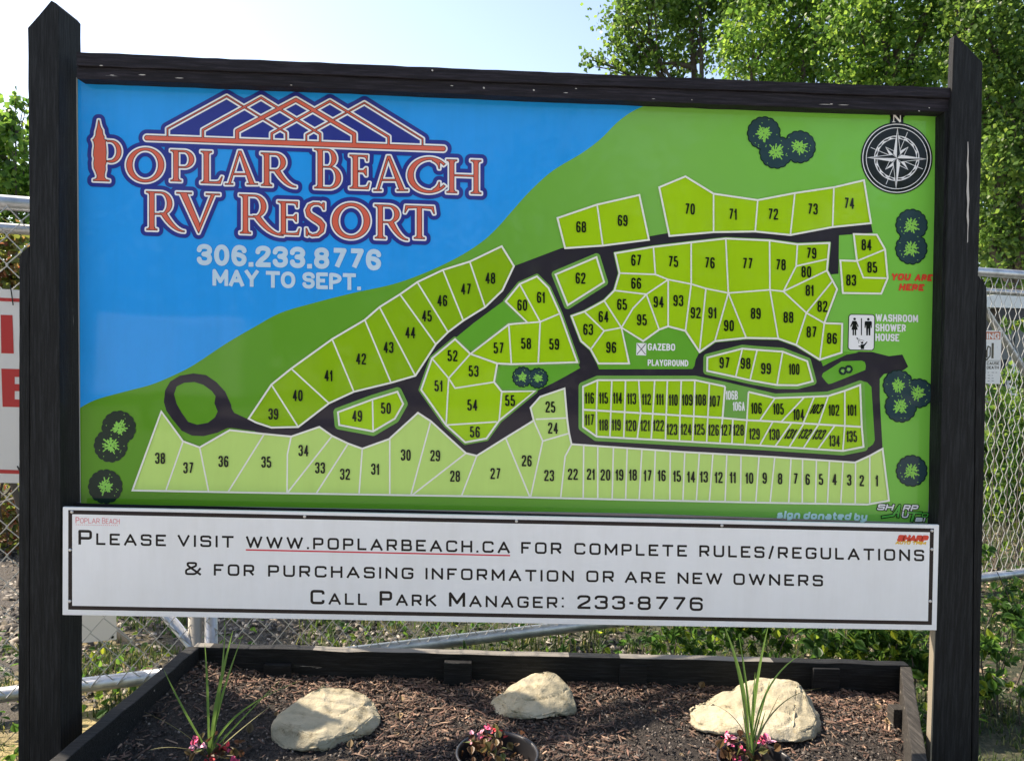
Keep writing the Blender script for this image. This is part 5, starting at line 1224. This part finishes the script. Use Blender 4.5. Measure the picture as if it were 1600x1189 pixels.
# ------------------------------------------------------------------ pots and plants in the bed
M_pot = base_mat('black_plastic_pot', (.018, .018, .02), .35)
def pot(px, py, z, r, label):
    c = V(UZ(px, py, z)); prof = [(r * .80, -.12), (r * .93, -.006), (r * 1.0, -.004), (r * 1.02, .002), (r * 1.0, .006), (r * .95, .004), (r * .93, -.004), (r * .86, -.06)]; n = 40
    vs = [(c.x + a * math.cos(2 * math.pi * k / n), c.y + a * math.sin(2 * math.pi * k / n), c.z + b) for a, b in prof for k in range(n)]
    fs = [(i * n + k, i * n + (k + 1) % n, (i + 1) * n + (k + 1) % n, (i + 1) * n + k) for i in range(len(prof) - 1) for k in range(n)]
    o = link('plant_pot', mesh_np('plant_pot', np.array(vs), fs, True), M_pot, None, label=label, category='pot', group='black plastic pots sunk in the bed'); return c
pc = pot(777, 1177, .262, .116, 'round black plastic pot between the left and middle rocks, at the bottom edge')
pr_ = pot(1181, 1190, .258, .106, 'black plastic pot in front of the broad right rock')
M_bl = leaf_mat('spike_leaf', [(0, (.06, .13, .03)), (.6, (.10, .19, .045)), (1, (.16, .24, .06))], .35, .4)
M_dry = base_mat('dry_blade', (.30, .28, .12), .7)
def blades(label, base, specs, cat='plant'):
    """specs: (px control, px tip, width m, depth offset at the tip, part name)"""
    t = thing('spike_plant', label, cat, 'spike plants in the garden bed'); b3 = base
    for (cx_, cy_, tx, ty, w, dy, dry) in specs:
        yb = b3.y; c = V(UY(cx_, cy_, yb + dy * .5)); e = V(UY(tx, ty, yb + dy)); n = 14; L = []
        b0 = b3 + Vector((rnd.uniform(-.008, .008), rnd.uniform(-.008, .008), 0))
        pts = [b0 * (1 - q) ** 2 + c * 2 * q * (1 - q) + e * q * q for q in [i / n for i in range(n + 1)]]
        vs = []; fs = []
        tw = rnd.uniform(-.5, .5)
        for i, p in enumerate(pts):
            q = i / n; ww = w * .82 * (.55 + .6 * min(q * 2.5, 1)) * (1 - q ** 3) * .5 + .0004
            sd_ = Vector((math.cos(tw), math.sin(tw), 0)); tg = (pts[min(i + 1, n)] - pts[max(i - 1, 0)]).normalized(); nv = tg.cross(sd_).normalized()
            vs += [p - sd_ * ww + nv * ww * .5, p, p + sd_ * ww + nv * ww * .5]
        for i in range(n):
            k = i * 3; fs += [(k, k + 1, k + 4, k + 3), (k + 1, k + 2, k + 5, k + 4)]
        link('blade', mesh_np('blade', np.array([tuple(v) for v in vs]), fs, True), M_dry if dry else M_bl, t)
    return t
lb = V(UZ(327, 1180, .25))
blades('spiky green grass-like plant on the left of the garden bed, beside pink flowers', lb,
       [(338, 1080, 364, 985, .011, .03, 0), (326, 1080, 320, 1006, .007, .0, 0), (338, 1100, 376, 1000, .008, .04, 0), (345, 1110, 472, 1062, .009, .02, 0),
        (350, 1150, 440, 1060, .006, .04, 0), (290, 1120, 256, 1046, .007, -.02, 0), (300, 1145, 226, 1112, .004, -.03, 1), (360, 1150, 428, 1098, .004, .05, 1), (270, 1160, 232, 1172, .004, -.05, 1),
        (348, 1060, 352, 978, .006, .05, 0)])
rb_ = Vector((pr_.x - .003, pr_.y + .03, pr_.z - .012))
blades('spiky green plant rising from the black pot in front of the broad right rock', rb_,
       [(1172, 1075, 1131, 976, .014, .02, 0), (1178, 1070, 1202, 972, .013, .02, 0), (1170, 1080, 1154, 990, .007, .0, 0), (1176, 1130, 1180, 1050, .014, 0, 0), (1184, 1040, 1276, 1012, .006, .03, 0), (1205, 1080, 1283, 1075, .006, -.04, 1),
        (1166, 1110, 1096, 1094, .003, -.05, 1), (1190, 1110, 1204, 1060, .006, -.03, 0), (1164, 1130, 1163, 1090, .004, -.02, 1), (1200, 1120, 1218, 1085, .003, .03, 1), (1186, 1150, 1196, 1110, .007, .02, 0), (1168, 1150, 1160, 1110, .006, -.02, 0)])
M_pink = cm('pink_petal', (.72, .10, .22)); M_pink2 = cm('pale_pink_petal', (.80, .38, .46)); M_bz = leaf_mat('bronze_leaf', [(0, (.06, .03, .02)), (.5, (.12, .07, .03)), (1, (.12, .16, .05))], .3)
M_red2 = cm('red_petal', (.6, .05, .06))
def begonia(label, c, blooms, nleaf=40, spread=.05):
    t = thing('begonia_plant', label, 'flower', 'begonias in the garden bed')
    Pn = np.array([c]) + rng.normal(size=(nleaf, 3)) * np.array([spread, spread, .012]) + np.array([0, 0, .02])
    v, f = leaf_faces(Pn, .028, up=1.5, shape='round'); link('leaves', mesh_np('leaves', v, f), M_bz, t)
    for (x, y, dy, m, k) in blooms:
        b = np.array(UY(x, y, c[1] + dy)); P = b + rng.normal(size=(k, 3)) * .0075
        v, f = leaf_faces(P, .017, up=1.2, shape='round', hang=0); link('bloom', mesh_np('bloom', v, f), m, t)
        mb = MB(); mb.tube([V(b), Vector((c[0] * .5 + b[0] * .5, c[1] * .6 + b[1] * .4, c[2] + .01)), Vector(c)], .0015, 5); link('stem', mb.mesh('stem'), M_bz, t)
begonia('pink begonia beside the left spiky plant', (lb.x - .0, lb.y - .01, .25), [(304, 1156, 0, M_pink, 8), (309, 1161, -.01, M_pink2, 7), (346, 1172, 0, M_red2, 6), (364, 1180, -.02, M_pink, 7), (330, 1184, 0, M_red2, 5)], 34, .045)
begonia('red and pink begonia growing in the round black pot in the middle', (pc.x - .02, pc.y + .03, pc.z - .01), [(761, 1138, .02, M_pink, 9), (752, 1146, .02, M_pink2, 8), (778, 1142, .02, M_red2, 7), (768, 1152, .0, M_pink2, 6), (744, 1152, .03, M_pink2, 6)], 60, .038)
begonia('pink begonia at the foot of the right spiky plant', (pr_.x - .03, pr_.y + .04, pr_.z - .005), [(1141, 1158, .02, M_pink2, 9), (1138, 1153, .02, M_pink, 7), (1156, 1168, 0, M_pink, 9), (1152, 1183, 0, M_pink, 7), (1192, 1153, .03, M_pink, 9), (1200, 1160, .02, M_pink2, 7), (1186, 1158, .02, M_pink, 6)], 40, .04)

# ------------------------------------------------------------------ shrubs, weeds, gravel beyond the bed
def shrub(label, lobes, d, leaf, dens_, mat, shape='round'):
    t = thing('leafy_shrub', label, 'shrub', 'shrubs growing along the gate')
    lb_ = [(PD(x, y, d * k), r / FPX * d, m) for x, y, r, k, m in lobes]
    P = crown_points(lb_, dens_, .3); P = P[P[:, 2] > .02]
    v, f = leaf_faces(P, leaf, up=1.2, shape=shape, hang=.1); link('leaves', mesh_np('leaves', v, f), mat, t)
    mb = MB()
    for c, r, m in lb_:
        for k in range(2): e = V(c) + Vector(unit(1)[0]) * r * .8; branch(mb, (e.x * .7 + c[0] * .3, e.y, -.02), e, .004, .0015, .15, 5)
    link('stem', mb.mesh('stem', True), M_bark, t)
shrub('low leafy shrub behind the back board, below the right part of the banner', [(1050, 990, 34, 1, 1), (1100, 985, 40, 1.02, 1.1), (1160, 990, 38, 1, 1.1), (1020, 1000, 22, 1, .8), (1200, 1000, 36, 1, 1.1), (1120, 940, 50, 1.05, .6)], 3.1, .038, 13000, M_leafV)
shrub('broad-leaved shrub behind the right corner of the garden bed', [(1260, 1005, 36, 1, 1.1), (1320, 1000, 44, 1, 1.2), (1380, 1000, 44, 1, 1.2), (1430, 1000, 46, .98, 1.2), (1440, 1060, 40, .96, 1.1), (1300, 940, 50, 1.05, .6), (1400, 920, 60, 1.05, .6), (1430, 1110, 36, .93, 1)], 2.95, .042, 12000, M_leafV)
shrub('leafy shrub climbing the mesh right of the right sign post', [(1560, 960, 40, 1, 1), (1545, 1010, 34, .97, 1), (1540, 880, 30, 1.02, .8), (1570, 1070, 44, .95, .8), (1545, 1130, 30, .93, .8), (1600, 920, 30, 1.05, .7)], 3.0, .042, 9000, M_leafV)
shrub('vine with bright leaves on the fence right of the warning sign', [(1560, 700, 38, 1, 1.0), (1600, 660, 40, 1, .9), (1550, 640, 24, 1, .8), (1570, 760, 40, 1, 1), (1552, 800, 26, 1, .9), (1560, 505, 14, 1, .8), (1590, 500, 16, 1, .8), (1620, 760, 60, 1, 1)], 5.0, .055, 4200, M_leafV)
tree('leafy_bush', 'dark bush behind the vine and the mesh at the right edge', 'bush', [(1560, 620, 50, 1, 1), (1580, 700, 70, 1, 1), (1640, 640, 80, 1, 1), (1570, 780, 60, 1, 1), (1650, 780, 80, 1, 1)], 6.6, (1590, 800), M_leafA, dens * 1.3, .06, None, .04, .4)
tree('leafy_bush', 'deep green bush beyond the fence behind the sign', 'bush', [(560, 800, 90, 1, .9), (700, 820, 90, 1.05, .9), (840, 830, 80, 1, .9), (960, 820, 90, 1.05, .9), (1080, 760, 110, 1, .9), (1240, 760, 110, 1, .9), (1380, 740, 100, 1, .9)], 6.5, (900, 900), M_leafA, dens * .7, .07, None, .05, .4)
def ground_area(x0, x1, y0, y1):
    def f(r, n): return np.stack([r.uniform(x0, x1, n), r.uniform(y0, y1, n)], -1)
    return f
MG = [cm('gravel_grey', (.09, .085, .08)), cm('gravel_tan', (.13, .11, .085)), cm('gravel_dark', (.035, .033, .03)), cm('gravel_pale', (.24, .22, .19))]
chips(26000, lambda r, n: (lambda q: q[(q[:, 1] > .75) | (q[:, 0] < -1.55)])(ground_area(-3.6, 1.4, .3, 4.0)(r, n)), gz, (.010, .036), (.008, .024), (.005, .014), 11, 'gravel', MG, .4)
chips(12000, ground_area(-4.6, -2.0, 1.2, 4.6), gz, (.020, .055), (.014, .04), (.010, .028), 15, 'gravel', MG, .5)
chips(9000, ground_area(1.3, 4.2, -.4, 5), gz, (.012, .05), (.008, .03), (.003, .008), 12, 'leaf_litter', [cm('litter_brown', (.16, .12, .08)), cm('litter_tan', (.30, .25, .17)), cm('litter_dark', (.06, .05, .04))], .4)
def tufts(n, area, h, name, mats, per=9, keep=None):
    r = np.random.default_rng(n); xy = area(r, n)
    if keep is not None: xy = xy[keep(xy)]
    n = len(xy); m = n * per
    B = np.repeat(xy, per, 0) + r.normal(0, .018, (m, 2)); z = np.array([gz(x, y) for x, y in B])
    P0 = np.stack([B[:, 0], B[:, 1], z], -1); L = r.uniform(h * .4, h, m)[:, None]; a = r.uniform(0, 2 * math.pi, m)
    lean = np.stack([np.cos(a), np.sin(a), np.zeros(m)], -1) * r.uniform(.1, .8, m)[:, None]; sd_ = np.stack([-np.sin(a), np.cos(a), np.zeros(m)], -1) * r.uniform(.0015, .0035, m)[:, None]
    P1 = P0 + lean * L * .4 + np.array([0, 0, 1]) * L * .6; P2 = P0 + lean * L + np.array([0, 0, 1]) * L * .85
    Vv = np.stack([P0 - sd_, P0 + sd_, P1 + sd_ * .8, P1 - sd_ * .8, P2], 1).reshape(-1, 3); b = np.arange(m)[:, None] * 5
    F = np.concatenate([b + np.array([q]) for q in ((0, 1, 2), (0, 2, 3), (3, 2, 4))], 0)
    link(name, mesh_np(name, Vv, F), mats, None, kind='stuff')
M_gr = leaf_mat('grass_green', [(0, (.025, .05, .012)), (.7, (.055, .10, .02)), (1, (.18, .18, .06))], .4)
tufts(2200, ground_area(-3.4, -1.2, -.6, 1.3), .055, 'grass', M_gr, 10, lambda q: np.array([noise.noise((x * 4, y * 4, 7)) > -.05 for x, y in q]))
tufts(6500, ground_area(-2.0, 4.6, .8, 6.5), .10, 'grass', M_gr, 8, lambda q: np.array([noise.noise((x * 1.6, y * 1.6, 7)) > (-.12 if x > -.9 else .12) and not (x < -.9 and y < 1.5) for x, y in q]))
tufts(1300, ground_area(1.35, 3.2, -.8, 1.0), .06, 'grass', M_gr, 9)
v, f = leaf_faces(np.stack([rng.uniform(-2.4, -1.1, 500), rng.uniform(.0, 1.6, 500), rng.uniform(.02, .06, 500)], -1), .035, up=2, shape='round', hang=0)
link('weeds', mesh_np('weeds', v, f), M_leafV, None, kind='stuff')
v, f = leaf_faces(np.stack([rng.uniform(-.8, 4, 3800), rng.uniform(.9, 3.2, 3800), rng.uniform(.01, .09, 3800)], -1), .035, up=2, shape='round', hang=0)
link('weeds', mesh_np('weeds', v, f), M_leafV, None, kind='stuff')

# ------------------------------------------------------------------ unseen trees and trailer, added behind the viewer to shape reflections in the sign
for i, (x, y, h, r) in enumerate(((-9.5, -15.5, 5.2, 3.0), (-4.2, -17.5, 6.2, 3.3), (1.2, -16.2, 5.4, 3.0), (6.4, -17.8, 6.4, 3.4), (11.6, -15.8, 5.4, 3.1))):
    t = thing('added_tree', ['first broad tree across the road from the sign, beside the trailer', 'tall tree behind the white trailer across the road', 'middle tree across the road facing the sign', 'tallest tree across the road, right of the middle one', 'last tree across the road, far end from the trailer'][i], 'tree', 'trees across the road from the sign')
    mb = MB(); mb.tube([(x, y, -.1), (x + .1, y, h * .4), (x, y, h * .8)], [.22, .17, .06], 9)
    for k in range(7): branch(mb, (x + .1, y, h * (.25 + .07 * k)), Vector((x, y, h * .62)) + Vector(unit(1)[0]) * r * .7, .07, .02)
    link('trunk', mb.mesh('trunk', True), M_bark, t)
    P = crown_points([((x, y, h * .62), r, 1), ((x - r * .5, y, h * .38), r * .7, 1), ((x + r * .5, y + .3, h * .4), r * .7, 1), ((x, y, h * .95), r * .6, 1)], 420, .2); P = P[P[:, 2] > .2]
    v, f = leaf_faces(P, .20); link('crown', mesh_np('crown', v, f), M_leafA, t)
t = thing('added_trailer', 'small white box trailer parked across the road from the sign', 'trailer')  # unseen trailer, added to give the sign a pale reflected patch
M_tr = base_mat('trailer_white', (.78, .78, .76), .35); M_ty = base_mat('tyre_rubber', (.02, .02, .02), .8)
mb = MB(); mb.box((-5.0, -10.6, 1.15), (1.15, .75, .62)); link('body', bevel(mb.mesh('body'), .06, 3), M_tr, t)
mb = MB(); mb.box((-5.0, -10.6, .49), (1.2, .6, .035)); link('chassis', mb.mesh('chassis'), M_pot, t)
mb = MB(); mb.tube([(-3.8, -10.6, .46), (-2.9, -10.6, .46)], .035, 8); mb.tube([(-2.95, -10.6, .46), (-2.95, -10.6, .02)], .025, 8); link('drawbar', mb.mesh('drawbar'), M_galv, t)
for sy in (-.82, .82):
    mb = MB(); mb.tube([(-5.1, -10.6 + sy - .09, .31), (-5.1, -10.6 + sy + .09, .31)], .31, 24); w = link('wheel', mb.mesh('wheel', False), M_ty, t)
    mb = MB(); mb.tube([(-5.1, -10.6 + sy - .095, .31), (-5.1, -10.6 + sy + .095, .31)], .17, 18); link('rim', mb.mesh('rim'), M_galv, w)
mb = MB(); mb.box((-4.6, -10.6 + .757, 1.25), (.33, .006, .4)); link('side_door', bevel(mb.mesh('side_door'), .003), base_mat('trailer_door', (.6, .6, .58), .4), t)
